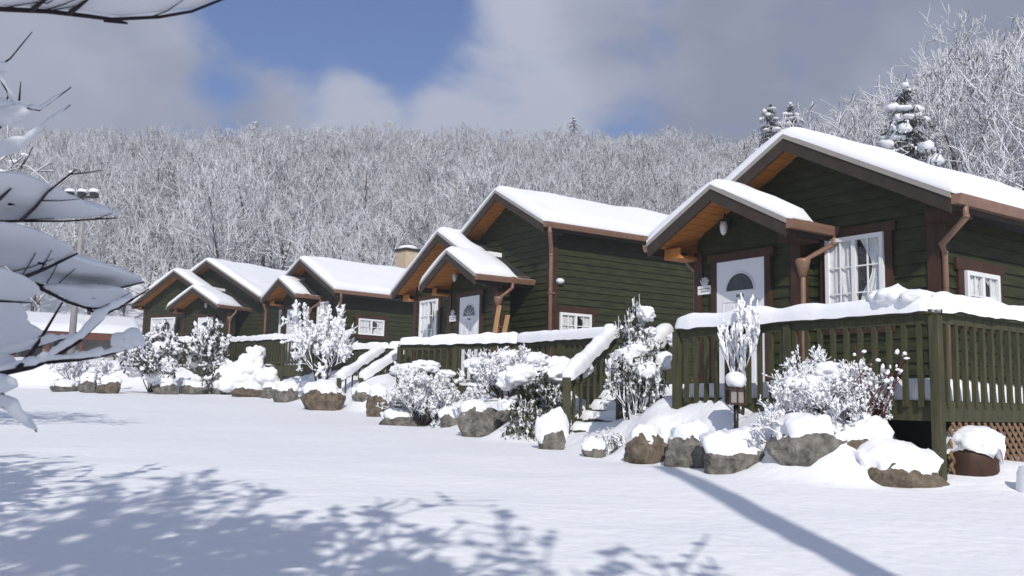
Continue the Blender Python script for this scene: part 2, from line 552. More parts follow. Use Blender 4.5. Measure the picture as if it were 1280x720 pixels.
def gable_roof(F, parent, uc, zr, hr, w0, w1, wall_w, hw, seed, snow_t=.17, gutR=True, gutL=True, gut_w1=None, name='roof', wbR=None):
    """slab with rake boards, pine soffit, gutters and a snow cover"""
    T = .07
    ze = zr - hr * TAN
    sec = lambda s, x, dz: (uc + s * x, zr - x * TAN + dz)
    mb = MB()
    for s in (-1, 1):
        u0, z0 = sec(s, 0, 0); u1, z1 = sec(s, hr, 0)
        mb.hexa([F(u0, w0, z0 - T), F(u1, w0, z1 - T), F(u1, w1, z1 - T), F(u0, w1, z0 - T), F(u0, w0, z0), F(u1, w0, z1), F(u1, w1, z1), F(u0, w1, z0)])
    roof = mb.build(name, ROOFM, parent)
    # rake boards
    mb = MB()
    for s in (-1, 1):
        u0, z0 = sec(s, 0, .0); u1, z1 = sec(s, hr, .0); D = .23
        a0, a1 = w0 - .035, w0 - .002
        mb.hexa([F(u0, a0, z0 - D), F(u1, a0, z1 - D), F(u1, a1, z1 - D), F(u0, a1, z0 - D), F(u0, a0, z0 - .055), F(u1, a0, z1 - .055), F(u1, a1, z1 - .055), F(u0, a1, z0 - .055)])
        # eave fascia
        mb.hexa([F(u1 - s * .03, w0, z1 - .19), F(u1, w0, z1 - .19), F(u1, w1, z1 - .19), F(u1 - s * .03, w1, z1 - .19), F(u1 - s * .03, w0, z1 - T - .004), F(u1, w0, z1 - T - .004), F(u1, w1, z1 - T - .004), F(u1 - s * .03, w1, z1 - T - .004)])
    mb.build('fascia', FASCIA, roof)
    mb = MB()
    for s in (-1, 1):
        u0, z0 = sec(s, 0, .012); u1, z1 = sec(s, hr + .01, .012)
        a0, a1 = w0 - .05, w0 + .03
        mb.hexa([F(u0, a0, z0 - .064), F(u1, a0, z1 - .064), F(u1, a1, z1 - .064), F(u0, a1, z0 - .064), F(u0, a0, z0), F(u1, a0, z1), F(u1, a1, z1), F(u0, a1, z0)])
    mb.build('drip_edge', DRIP, roof)
    # soffit planks under the front overhang and the eaves
    mb = MB()
    npl = max(2, int(hr / .12))
    for s in (-1, 1):
        for k in range(npl):
            x0, x1 = hr * k / npl + .006, hr * (k + 1) / npl - .006
            if k == npl - 1: x1 -= .035
            (ua, za), (ub, zb_) = sec(s, x0, -T - .004), sec(s, x1, -T - .004)
            wend = wall_w if x1 < hw - .02 else w1
            mb.hexa([F(ua, w0, za - .018), F(ub, w0, zb_ - .018), F(ub, wend, zb_ - .018), F(ua, wend, za - .018), F(ua, w0, za), F(ub, w0, zb_), F(ub, wend, zb_), F(ua, wend, za)])
        # boxed return at the eave; right one coloured brown to paint in its shade
        ub = uc + s * hr
        x0, x1 = sorted((uc + s * (hw - .02), ub - s * .04))
        rb = mb if s < 0 else MB()
        box_uw(F, rb, x0, x1, w0 + .28, wall_w + .02, ze - .235, ze - .19)
        box_uw(F, rb, x0, x1, w0 + .28, w0 + .31, ze - .19, ze - .075)
        if s > 0: rb.build('shaded_eave_return', TRIM, roof)
    mb.build('soffit', SOFFIT, roof)
    for s, on in ((1, gutR), (-1, gutL)):
        if not on: continue
        gb = MB(); gw1 = gut_w1 if gut_w1 is not None else w1
        ue = uc + s * (hr + .005)
        prof = [(0, -.13), (.085, -.13), (.115, -.06), (.125, -.015), (.105, -.015), (.095, -.06), (.07, -.11), (.012, -.11), (.012, -.015), (0, -.015)]
        for A, B in zip(prof, prof[1:] + prof[:1]):
            gb.quad(F(ue + s * A[0], w0 - .02, ze + A[1]), F(ue + s * B[0], w0 - .02, ze + B[1]), F(ue + s * B[0], gw1, ze + B[1]), F(ue + s * A[0], gw1, ze + A[1]))
        for we in (w0 - .02, gw1): gb.quad(*[F(ue + s * a, we, ze + b) for a, b in prof[:4]] + [F(ue, we, ze - .015)])
        gb.build('gutter', GUTTER, roof)
    # snow cover with rounded rims
    wa, wb = w0 - .04, w1 + .02
    nu, nw = max(14, int(hr / .09)), max(10, int((wb - wa) / .16))
    xs = [hr * 1.015 * (1 - math.cos(math.pi * k / nu)) / 2 * 1.0 for k in range(nu + 1)]
    xs = np.concatenate([-np.array(xs[::-1]), xs[1:]])
    xs = np.sign(xs) * (np.abs(xs) ** 1.0)
    ws = wa + (wb - wa) * (1 - np.cos(np.pi * np.linspace(0, 1, nw + 1))) / 2
    X, W = np.meshgrid(xs, ws)
    we_ = np.where(X > -.03, wbR + .06 * vnoise(np.stack([X * 3, W * 0, X * 0 + seed], -1), 4), wb) if wbR is not None else wb
    de = np.minimum(hr * 1.015 - np.abs(X), np.minimum(W - wa, we_ - W)); bare = de < -.001; de = np.maximum(de, 0)
    rr = np.minimum(de / (snow_t * .9), 1); edge = np.sqrt(1 - (1 - rr) ** 2)
    Pn = np.stack([X * 1.1 + seed, W * 1.1, 0 * X + seed * 3.1], -1)
    th = snow_t * (1 + .22 * fbm(Pn, seed, 2) + .05 * fbm(Pn * 5, seed + 3, 2)) * edge
    zt = zr - np.sqrt(X * X + .03) * TAN + .05 + th
    zt = np.where(bare & (X > -.03), zr - np.abs(X) * TAN - .03, zt)
    top = [[F(uc + X[i, j], W[i, j] - .012 * 0, zt[i, j]) for j in range(len(xs))] for i in range(len(ws))]
    sb = MB(); sb.grid(top)
    bot = [[F(uc + X[i, j], W[i, j], zr - abs(X[i, j]) * TAN + .016) for j in range(len(xs))] for i in range(len(ws))]
    sb.quad  # rim
    for i, row in ((0, 1), (len(ws) - 1, 1)):
        sb.grid([bot[i], top[i]])
    for j in (0, len(xs) - 1):
        sb.grid([[r[j] for r in bot], [r[j] for r in top]])
    sb.build('roof_snow', SNOW, roof)
    return roof


def downspout(F, parent, pts, cone=None, r=.037):
    mb = MB(); mb.tube([F(*p) for p in pts], r, 8)
    for p in pts[1:-1]:
        mb.tube([F(p[0], p[1], p[2] - .012), F(p[0], p[1], p[2] + .02)], r * 1.12, 8)
    if cone:
        u, w, z = cone
        mb.tube([F(u, w, z + .05), F(u, w, z), F(u, w, z - .2)], [.105, .1, .045], 10)
    z0, z1 = pts[-1][2], pts[-2][2]
    for k in (.3, .75):
        zz = z0 + (z1 - z0) * k
        mb.box(F(pts[-1][0], pts[-1][1] + .01, zz), (r * 1.5, r * 1.3, .012), (F.a, F.b, Vector((0, 0, 1))))
    return mb.build('downspout', GUTTER, parent)


def window(F, parent, P, n, u0, u1, z0, z1, cols=2, panes=(2, 3), curtain=True, trim=.11, sashes=2):
    """P(u, o, z): point on the wall, o metres proud of it"""
    mb = MB()
    def B(a0, a1, b0, b1, o0, o1, m=mb):
        m.hexa([P(a0, o1, b0), P(a1, o1, b0), P(a1, o0, b0), P(a0, o0, b0), P(a0, o1, b1), P(a1, o1, b1), P(a1, o0, b1), P(a0, o0, b1)])
    fw_ = .055
    B(u0, u1, z0, z0 + fw_, .03, .10); B(u0, u1, z1 - fw_, z1, .03, .10); B(u0, u0 + fw_, z0 + fw_, z1 - fw_, .03, .10); B(u1 - fw_, u1, z0 + fw_, z1 - fw_, .03, .10)
    um = (u0 + u1) / 2
    B(um - .03, um + .03, z0 + fw_, z1 - fw_, .032, .095)
    win = mb.build('window', WHITE, parent)
    mb = MB()
    for (a, b) in ((u0 + fw_, um - .03), (um + .03, u1 - fw_)):
        for i in range(1, panes[0]):
            x = a + (b - a) * i / panes[0]; B(x - .009, x + .009, z0 + fw_, z1 - fw_, .071, .086, mb)
        for j in range(1, panes[1]):
            z = z0 + fw_ + (z1 - z0 - 2 * fw_) * j / panes[1]; B(a, b, z - .009, z + .009, .069, .084, mb)
    if mb.f: mb.build('muntin', WHITE, win)
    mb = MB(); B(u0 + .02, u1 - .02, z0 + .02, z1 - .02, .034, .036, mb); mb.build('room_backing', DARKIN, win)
    if curtain:
        cb = MB(); half = [(u0 + fw_, um - .03, 0), (um + .03, u1 - fw_, 1)]
        for a, b, k in half:
            rows = []
            for j in range(13):
                t = j / 12; z = z1 - fw_ - (z1 - z0 - 2 * fw_) * t
                pull = (.15 + .5 * math.sin(min(1, t * 1.4) * math.pi) ** 1.2) if k else .08 * math.sin(t * 3)
                row = []
                for i in range(25):
                    s = i / 24
                    x = a + (b - a) * (s * (1 - pull) + pull) if k else a + (b - a) * s * (1 - pull)
                    row.append(P(x, .052 + .011 * math.sin(s * 23 + 2.2 * math.sin(t * 3 + s * 2)) * (.5 + s), z))
                rows.append(row)
            cb.grid(rows)
        cb.build('curtain', CURT, win)
    mb = MB(); B(u0 + fw_ - .004, u1 - fw_ + .004, z0 + fw_ - .004, z1 - fw_ + .004, .066, .068, mb); mb.build('pane', GLASS, win)
    mb = MB(); t = trim
    B(u0 - t - .05, u1 + t + .05, z1 + .003, z1 + t * 1.15, .02, .065, mb); B(u0 - t, u0 - .002, z0 - .02, z1, .02, .06, mb); B(u1 + .002, u1 + t, z0 - .02, z1, .02, .06, mb)
    B(u0 - t, u1 + t, z0 - t - .02, z0 - .022, .02, .07, mb)
    mb.build('window_trim', TRIM, win)
    return win


def door(F, parent, u0, u1, w, zt, spokes=False):
    P = lambda u, o, z: F(u, w - o, z)
    mb = MB()
    def B(a0, a1, b0, b1, o0, o1, m):
        m.hexa([P(a0, o1, b0), P(a1, o1, b0), P(a1, o0, b0), P(a0, o0, b0), P(a0, o1, b1), P(a1, o1, b1), P(a1, o0, b1), P(a0, o0, b1)])
    B(u0, u1, .01, zt, .02, .075, mb)
    d = mb.build('door', DOORW, parent)
    mb = MB(); t = .11
    B(u0 - t, u0 - .003, 0, zt, .02, .085, mb); B(u1 + .003, u1 + t, 0, zt, .02, .085, mb); B(u0 - t - .06, u1 + t + .06, zt + .003, zt + .12, .02, .095, mb)
    mb.build('door_trim', TRIM, d)
    uc = (u0 + u1) / 2; r = (u1 - u0) * .285; zf = zt * .775
    mb = MB()
    pts = [P(uc + r * math.cos(a), .079, zf + r * 1.0 * math.sin(a)) for a in np.linspace(0, math.pi, 22)]
    mb.quad(*pts)
    f = mb.build('fanlight', FANG, d)
    mb = MB()
    mb.tube([P(uc + r * 1.05 * math.cos(a), .08, zf + r * 1.05 * math.sin(a)) for a in np.linspace(0, math.pi, 22)], .013, 6)
    mb.tube([P(uc - r * 1.06, .08, zf), P(uc + r * 1.06, .08, zf)], .012, 6)
    if spokes:
        for a in np.linspace(0, math.pi, 7)[1:-1]: mb.tube([P(uc + .25 * r * math.cos(a), .082, zf + .25 * r * math.sin(a)), P(uc + r * math.cos(a), .082, zf + r * math.sin(a))], .008, 5)
        mb.tube([P(uc + .25 * r * math.cos(a), .082, zf + .25 * r * math.sin(a)) for a in np.linspace(0, math.pi, 9)], .008, 5)
    mb.build('fanlight_frame', DOORW, d)
    mb = MB()
    for a, b, z0, z1 in ((.14, .44, .18, .72), (.56, .86, .18, .72), (.14, .44, .84, zf - .14), (.56, .86, .84, zf - .14)):
        A, Bb = u0 + (u1 - u0) * a, u0 + (u1 - u0) * b
        for q in ((A, A + .018, z0, z1), (Bb - .018, Bb, z0, z1), (A, Bb, z0, z0 + .018), (A, Bb, z1 - .018, z1)): B(*q, .074, .084, mb)
        B(A + .05, Bb - .05, z0 + .05, z1 - .05, .074, .083, mb)
    mb.build('door_panel', DOORW, d)
    mb = MB(); V, Fc = ICO[2]; c = P(u0 + .07, .115, 1.0); add_np(mb, V * .03 + np.array(c), Fc); mb.tube([P(u0 + .07, .07, 1.0), P(u0 + .07, .11, 1.0)], .014, 8)
    mb.build('knob', BLACK, d)
    mb = MB(); B(uc - .07, uc + .07, zf - .09, zf - .05, .074, .08, mb); mb.build('mail_slot', GREYW, d)
    return d


def plaque(F, w, u, z, lab, s=1.0):
    mb = MB(); P = lambda uu, o, zz: F(uu, w - o, zz)
    mb.hexa([P(u - .15 * s, .05, z), P(u + .15 * s, .05, z), P(u + .15 * s, .03, z), P(u - .15 * s, .03, z), P(u - .15 * s, .05, z + .14 * s), P(u + .15 * s, .05, z + .14 * s), P(u + .15 * s, .03, z + .14 * s), P(u - .15 * s, .03, z + .14 * s)])
    loc = F(u, w - .03, z)
    o = mb.build('name_plaque', WHITE, None, loc); tag(o, lab, 'sign')
    mb = MB()
    for k in range(-2, 3):      # small leaf crest above the board
        a = k * .45
        tip = P(u + .11 * s * math.sin(a), .045, z + .15 * s + .13 * s * math.cos(a)); b = P(u + .02 * k * s, .045, z + .14 * s)
        mb.bar(b, tip, .012, .03 * s, upv=F.b)
    mb.build('leaf_crest', WHITE if s > .9 else LAMPG, o)
    mb = MB()
    for zz, hl in ((z + .09 * s, .11), (z + .05 * s, .08)): mb.bar(P(u - hl * s, .052, zz), P(u + hl * s, .052, zz), .004, .014 * s)
    mb.build('lettering', GREYW, o)
    return o


def wall_lamp(F, w, u, z, lab):
    P = lambda uu, o, zz: F(uu, w - o, zz)
    o = thing('wall_lamp', lab, 'wall lamp', F(u, w, z))
    mb = MB(); mb.tube([P(u, .03, z + .05), P(u, .12, z + .12), P(u, .14, z + .05)], .012, 6); mb.box(P(u, .03, z + .03), (.035, .012, .07), (F.a, F.b, Vector((0, 0, 1))))
    mb.tube([P(u, .14, z + .06), P(u, .14, z + .02), P(u, .14, z)], [.012, .05, .06], 8)
    mb.build('bracket', BLACK, o)
    mb = MB(); mb.tube([P(u, .14, z), P(u, .14, z - .08), P(u, .14, z - .16), P(u, .14, z - .2)], [.05, .058, .045, .015], 10); mb.build('lamp_glass', LAMPG, o)
    return o


def corner_trim(F, parent, u, w, z0, z1, s=1):
    mb = MB(); box_uw(F, mb, min(u, u - s * .12), max(u, u - s * .12), w - .045, w - .003, z0, z1); box_uw(F, mb, min(u + s * .002, u + s * .045), max(u + s * .002, u + s * .045), w - .045, w + .12, z0, z1)
    mb.build('corner_trim', TRIM, parent)


def cabin(th, O, zd, label, main, entry, tall=None, zb=-1.0, win=None, side_win=None, seed=1, depth=7, d_top=2.03, lampu=.2, plq=None, spokes=False, dz=0, extra=None, labs=('', '')):
    """main = (uc, zr, hr, wall_lo, wall_hi, left?) gable with its front at w=.3; entry = (uc, zr, hr, lo, hi) gable with its front at w=0"""
    F = Frame(th, O, zd + EYE)
    root = thing('cabin', label, 'cabin', F(0, 0, zb), 'green cabins in the row')
    uc, zr, hr, lo, hi = main
    ze = zr - hr * TAN
    gable_wall(F, root, 'front_wall', uc, None, .3, zb, ze, zr - .08, ulo=lo, uhi=hi)
    gable_roof(F, root, uc, zr, hr, -.2, depth, .3, min(uc - lo, hi - uc), seed, gutL=True, wbR=(tall[5] - .5) if tall else None)
    euc, ezr, ehr, elo, ehi = entry
    gable_wall(F, root, 'entry_wall', euc, None, 0, zb, 0, ezr - .08, ulo=elo, uhi=ehi)
    for u, s in ((elo, -1), (ehi, 1)): side_wall(F, root, u, 0, .32, zb, ezr - ehr * TAN - .1, s, 'entry_side_wall')
    gable_roof(F, root, euc, ezr, ehr, -.7, 1.6, 0, min(euc - elo, ehi - euc), seed + 3, name='porch_roof', snow_t=.15, gut_w1=(tall[5] + .02) if tall else .34, wbR=(tall[5] - .5) if tall else -.2)
    eze = ezr - ehr * TAN
    corner_trim(F, root, elo, 0, zb, eze - .12, -1); corner_trim(F, root, ehi, 0, zb, eze - .12, 1)
    door(F, root, 0, .9, 0, d_top, spokes)
    # side walls of the main block
    if tall is None:
        side_wall(F, root, hi, .3, depth - .4, zb, ze - .1, 1); corner_trim(F, root, hi, .3, zb, ze - .1, 1)
    else:
        corner_trim(F, root, hi, .3, zb, ze - .1, 1)
    side_wall(F, root, lo, .3, depth - .4, zb, ze - .1, -1); corner_trim(F, root, lo, .3, zb, ze - .1, -1)
    # downspouts
    ug = euc + ehr + .06
    downspout(F, root, [(ug, .22, eze - .12), (ug, .2, eze - .24), (ehi + .09, .05, eze - .42), (ehi + .07, -.02, eze - .5), (ehi + .07, -.02, zb + .5)], cone=(ehi + .07, -.02, eze - .48))
    ug = euc - ehr - .06
    downspout(F, root, [(ug, .22, eze - .12), (ug, .2, eze - .22), (elo - .09, .05, eze - .4), (elo - .07, .02, eze - .48), (elo - .07, .02, zb + .5)])
    if tall is None:
        ug = uc + hr + .06
        downspout(F, root, [(ug, -.02, ze - .11), (ug, .0, ze - .26), (hi + .1, .22, ze - .5), (hi + .085, .3, ze - .6), (hi + .085, .3, zb + .5)])
        su = hi; sw0 = .3
    else:
        tuc, tzr, thr, tlo, thi, tw, tdep = tall
        tze = tzr - thr * TAN
        gable_wall(F, root, 'front_wall', tuc, None, tw, zb, tze, tzr - .08, ulo=tlo, uhi=thi)
        gable_roof(F, root, tuc, tzr, thr, tw - .5, tdep, tw, min(tuc - tlo, thi - tuc), seed + 7, name='roof')
        side_wall(F, root, thi, tw, tdep - .4, zb, tze - .1, 1); corner_trim(F, root, thi, tw, zb, tze - .1, 1)
        side_wall(F, root, tlo, tw, tdep - .4, zb, tze - .1, -1)
        ug = tuc + thr + .06
        downspout(F, root, [(ug, tw - .4, tze - .11), (ug, tw - .38, tze - .24), (thi + .08, tw - .08, tze - .55), (thi + .06, tw - .07, tze - .65), (thi + .06, tw - .07, zb + .5)], r=.044)
        su = thi; sw0 = tw
    if win:
        for (a, b, z0, z1, wv, pn) in win:
            P = (lambda wv: lambda u, o, z: F(u, wv - o, z))(wv)
            window(F, root, P, None, a, b, z0, z1, panes=pn)
    if side_win:
        a, b, z0, z1 = side_win
        P = lambda w, o, z: F(su + o, w, z)
        window(F, root, P, None, a, b, z0, z1, panes=(2, 2), trim=.13)
    if labs[0]: plaque(F, 0, plq[0], plq[1], labs[0], plq[2])
    if labs[1]: wall_lamp(F, 0, lampu[0], lampu[1], labs[1])
    return F, root


TH1, TH2, TH3, TH4 = .605, R(33), R(41), R(59)
F1, cab1 = cabin(TH1, (3.12, 13.9), .1, 'nearest green cabin, its lace-curtained window right of the white door',
                 main=(1.39, 3.66, 2.38, -.5, 3.29), entry=(.5, 3.03, 1.3, -.45, 1.45), zb=-.9, seed=1, depth=9,
                 win=[(1.71, 2.59, 1.02, 2.19, .3, (2, 3))], side_win=(.77, 1.55, 1.05, 1.66),
                 plq=(-.27, 1.58, .95), lampu=(.2, 2.62), labs=('white name plaque with leaf crest left of the nearest cabin\'s door', 'black wall lamp under the porch gable of the nearest cabin'))
F2, cab2 = cabin(TH2, (-1.15, 21.8), .35, 'second green cabin from the right, with tall side wing and planks by its door',
                 main=(-.91, 3.71, 2.43, -2.98, 1.2), entry=(.48, 3.02, 1.27, -.6, 1.54), tall=(.9, 4.48, 1.94, -.6, 2.46, .8, 8.5), zb=-1.0, seed=11, depth=6,
                 win=[(-2.57, -1.64, 1.0, 2.17, .3, (2, 3))], side_win=(.98, 1.84, 1.05, 1.6), spokes=True,
                 plq=(-.37, 1.5, 1.0), lampu=(-.16, 2.62), labs=('small white name plaque left of the fanlit door of the cabin with planks', 'wall lamp beside the door of the cabin with a tall side wing'))
F3, cab3 = cabin(TH3, (-7.87, 33), 1.02, 'third green cabin, half hidden by the frosted white sapling, with beige chimney',
                 main=(1.03, 3.74, 2.42, -1.25, 3.0), entry=(.5, 3.05, 1.22, -.45, 1.4), zb=-1.0, seed=21, depth=7.5,
                 win=[(1.6, 2.35, 1.2, 2.2, .3, (2, 3)), (-1.15, -.62, 1.0, 2.1, .3, (1, 1))], side_win=(.97, 1.98, 1.1, 1.64), plq=None, lampu=None)
F4, cab4 = cabin(TH4, (-12.7, 38), 1.07, 'leftmost and farthest green cabin, two gables behind a low porch gable',
                 main=(-1.46, 4.03, 2.55, -3.8, .9), entry=(.34, 3.2, 1.45, -.95, 1.72), tall=(-.35, 4.5, 3.2, -3.0, 2.7, 1.0, 8), zb=-1.0, seed=31, depth=6,
                 win=[(-3.25, -1.75, 1.05, 2.12, .3, (3, 2))], plq=(1.3, 1.6, 1.0), lampu=(.5, 2.6),
                 labs=('small white plaque right of the leftmost cabin\'s door', 'wall lamp over the door of the leftmost cabin'))

# round chimney at the back of cabin three
cp = at(509, 345, 38.0)
ax = (F3.a, F3.b, Vector((0, 0, 1)))
mb = MB(); mb.box((cp.x, cp.y, cp.z - .95), (.34, .34, 1.95), ax)
ch = mb.build('chimney', STUCCO, cab3)
mb = MB(); mb.box((cp.x, cp.y, cp.z + 1.05), (.4, .4, .05), ax); mb.build('chimney_cap', FASCIA, ch)
mb = MB(); blob(mb, (cp.x, cp.y, cp.z + 1.13), (.43, .43, .14), 3, 3, .12, flat=.3); mb.build('chimney_snow', SNOW, ch)
# security lamp on the side wall of cabin two
q = F2(2.46, .0, 0)
mb = MB(); p = F2(2.46 + .06, .98, 2.28); V, Fc = ICO[2]; add_np(mb, V * np.array([.1, .1, .07]) + np.array(p), Fc); mb.box(F2(2.46 + .015, .98, 2.28), (.015, .06, .06), (F2.a, F2.b, Vector((0, 0, 1))))
tag(mb.build('dome_lamp', LAMPG, None, F2(2.46, .98, 2.2)), 'small white dome lamp high on the sunlit side wall', 'wall lamp')
# planks leaning beside the door of cabin two
for k, (u0, w0_, u1, w1_, h, lab) in enumerate(((1.72, -.35, 1.74, -.08, 1.72, 'tallest raw pine plank leaning on the porch corner'), (1.95, -.3, 2.0, -.02, 1.5, 'raw pine plank leaning upright beside the downspout'), (2.12, -.3, 2.22, .1, .95, 'short raw pine plank leaning right of two taller ones'))):
    mb = MB(); mb.bar(F2(u0, w0_, .03), F2(u1, w1_, h), .13, .035, upv=F2.b)
    tag(mb.build('plank', PLANK, None, F2(u0, w0_, .03)), lab, 'plank', 'planks by the porch')


# ------------------------------------------------------------------ decks, railings, stairs
def railing(root, pts, z_floor, h, seed, spacing=.16, indiv=False, snow=.13, post_every=1.9, bal_w=.045, post_down=1.2, ends=(True, True), rm=RAIL, low=True):
    """pts: list of xy; rail height h above z_floor (absolute z). Returns the railing part."""
    pts = [Vector((p[0], p[1], 0)) for p in pts]
    z0 = z_floor
    mb = MB()
    for p, q in zip(pts, pts[1:]):
        d = (q - p).normalized(); s = d.cross(Vector((0, 0, 1)))
        mb.bar(p + Vector((0, 0, z0 + h - .02)), q + Vector((0, 0, z0 + h - .02)), .14, .04)
        mb.bar(p + Vector((0, 0, z0 + h - .085)), q + Vector((0, 0, z0 + h - .085)), .04, .085)
        if low: mb.bar(p + Vector((0, 0, z0 + .1)), q + Vector((0, 0, z0 + .1)), .04, .075)
    rl = mb.build('railing', rm, root)
    base = parent_origin(root)
    bm_ = MB(); bm_.box((0, 0, 0), (bal_w / 2, bal_w / 2, (h - .2) / 2 + (.05 if low else .1))); proto = None
    pm = None
    panel = MB()
    for i, (p, q) in enumerate(zip(pts, pts[1:])):
        L_ = (q - p).length; d = (q - p) / L_; ang = math.atan2(d.y, d.x)
        n = max(1, round(L_ / spacing))
        for k in range(1, n):
            c = p + d * (L_ * k / n) + Vector((0, 0, z0 + h / 2 - (0 if low else .06)))
            if indiv:
                if proto is None:
                    proto = bm_.build('baluster', rm, rl, (0, 0, 0)); b = proto
                else:
                    b = proto.copy(); COL.objects.link(b)
                b.location = c - base; b.rotation_euler.z = ang
            else:
                panel.box(c, (bal_w / 2, bal_w / 2, (h - .2) / 2 + .05), (d, d.cross(Vector((0, 0, 1))), Vector((0, 0, 1))))
        npst = max(1, round(L_ / post_every))
        for k in range(npst + 1):
            if k == 0 and (i > 0 or not ends[0]): continue
            if k == npst and i == len(pts) - 2 and not ends[1]: continue
            c = p + d * (L_ * k / npst)
            pb = MB(); pb.box(c + Vector((0, 0, z0 + (h - .05 - post_down) / 2)), (.046, .046, (h - .05 + post_down) / 2), (d, d.cross(Vector((0, 0, 1))), Vector((0, 0, 1))))
            pb.build('post', rm, rl)
    if panel.f: panel.build('baluster_panel', rm, rl)
    if snow:
        sb = MB()
        for i, (p, q) in enumerate(zip(pts, pts[1:])):
            snow_ridge(sb, p + Vector((0, 0, z0 + h)), q + Vector((0, 0, z0 + h)), .2, snow, seed + i, step=.06)
        sb.build('rail_snow', SNOW, rl)
    return rl


def deck_floor(root, poly, z, t=.2, snow=.16, seed=0, slabs=None):
    mb = MB(); n = len(poly)
    mb.quad(*[(p[0], p[1], z) for p in poly]); mb.quad(*[(p[0], p[1], z - t) for p in poly[::-1]])
    for p, q in zip(poly, poly[1:] + poly[:1]): mb.quad((p[0], p[1], z - t), (q[0], q[1], z - t), (q[0], q[1], z), (p[0], p[1], z))
    fl = mb.build('deck_floor', DECKM, root)
    mb = MB()
    for a, b, c, d in (slabs or []):
        a, b, c, d = (np.array(p_) for p_ in (a, b, c, d)); la, lb = np.linalg.norm(b - a), np.linalg.norm(d - a)
        na, nb = max(4, int(la / .12)), max(4, int(lb / .12)); rows = []
        for jj in range(nb + 1):
            tj = (1 - math.cos(math.pi * jj / nb)) / 2; row = []
            for ii in range(na + 1):
                ti = (1 - math.cos(math.pi * ii / na)) / 2
                p_ = a * (1 - ti) * (1 - tj) + b * ti * (1 - tj) + c * ti * tj + d * (1 - ti) * tj
                e = min(ti * la, (1 - ti) * la, tj * lb, (1 - tj) * lb); k = math.sqrt(max(0, 1 - (1 - min(1, e / .1)) ** 2))
                row.append((p_[0], p_[1], z + .003 + snow * k * (1 + .2 * float(vnoise(np.array([p_[0] * 1.5, p_[1] * 1.5, seed]))))))
            rows.append(row)
        mb.grid(rows)
    if mb.f:
        mb.build('deck_snow', SNOW, root)
    return fl


def lattice(root, p, q, z0, z1, sp=.115):
    p, q = Vector((p[0], p[1], 0)), Vector((q[0], q[1], 0)); d = q - p; L_ = d.length; d.normalize(); n = d.cross(Vector((0, 0, 1))); H = z1 - z0
    mb = MB()
    for s, off in ((1, .0), (-1, .012)):
        k = -H
        while k < L_:
            a0, a1 = (k, 0), (k + H, H)
            t0 = max(0, -a0[0]); t1 = min(H, L_ - a0[0])
            if t1 > t0 + .02:
                x0, y0, x1, y1 = k + t0, t0, k + t1, t1
                if s < 0: y0, y1 = H - y0, H - y1
                mb.bar(p + d * x0 + n * off + Vector((0, 0, z0 + y0)), p + d * x1 + n * off + Vector((0, 0, z0 + y1)), .01, .035, upv=n.cross(d))
            k += sp
    return mb.build('lattice_panel', LATT, root)


def xy(F, u, w): p = F(u, w, 0); return (p.x, p.y)


# deck one: along the front and round the right side of the nearest cabin
d1 = thing('deck', 'raised wooden deck with green balusters round the nearest cabin', 'deck', F1(4.5, -2, -.5))
zD1 = F1.zd
deck_floor(d1, [xy(F1, 1.1, -2.0), xy(F1, 4.58, -2.0), xy(F1, 4.58, 7.5), xy(F1, 3.35, 7.5), xy(F1, 3.35, .25), xy(F1, 1.5, .25), xy(F1, 1.5, -.05), xy(F1, -.6, -.05), xy(F1, -.6, -1.0), xy(F1, 1.1, -1.0)], zD1, t=.05, seed=3,
           slabs=[[xy(F1, 1.12, -1.97), xy(F1, 4.53, -1.97), xy(F1, 4.53, -.1), xy(F1, 1.12, -.1)], [xy(F1, 3.37, -.15), xy(F1, 4.53, -.15), xy(F1, 4.53, 7.4), xy(F1, 3.37, 7.4)], [xy(F1, -.58, -.97), xy(F1, 1.15, -.97), xy(F1, 1.15, -.1), xy(F1, -.58, -.1)]], snow=.2)
railing(d1, [xy(F1, 1.16, -2.04), xy(F1, 4.62, -2.04), xy(F1, 4.62, 7.4)], zD1, .87, 5, indiv=True, snow=.17, spacing=.165, low=False)
mb = MB(); mb.bar((*xy(F1, 1.1, -1.98), zD1 - .1), (*xy(F1, 4.58, -1.98), zD1 - .1), .05, .19); mb.bar((*xy(F1, 4.6, -1.95), zD1 - .1), (*xy(F1, 4.6, 7.4), zD1 - .1), .05, .19); mb.build('skirt_board', RAIL, d1)
lattice(d1, xy(F1, 4.6, -1.85), xy(F1, 4.6, 5), zD1 - .72, zD1 - .2)
mb = MB(); mb.quad((*xy(F1, 4.2, -1.4), zD1 - .9), (*xy(F1, 4.2, 5), zD1 - .9), (*xy(F1, 4.2, 5), zD1 - .2), (*xy(F1, 4.2, -1.4), zD1 - .2)); mb.quad((*xy(F1, 1.1, -1.4), zD1 - .9), (*xy(F1, 4.2, -1.4), zD1 - .9), (*xy(F1, 4.2, -1.4), zD1 - .2), (*xy(F1, 1.1, -1.4), zD1 - .2)); mb.build('underdeck_shade', DARKIN, d1)  # dark sheets set behind the lattice as painted shade beneath the deck
mb = MB(); c = F1(4.35, -2.04, .87); 
for k, (u, hh, rr) in enumerate(((4.02, .08, .11), (4.2, .1, .17), (4.42, .07, .16))): blob(mb, F1(u, -2.04, .97 + hh * .6), (rr, rr * .8, hh), k, 3, .3, 2.2)
tag(mb.build('snow_mound', SNOW, None, F1(4.2, -2.04, .9)), 'lumpy snow heap on the corner of the nearest deck rail', 'snow heap')

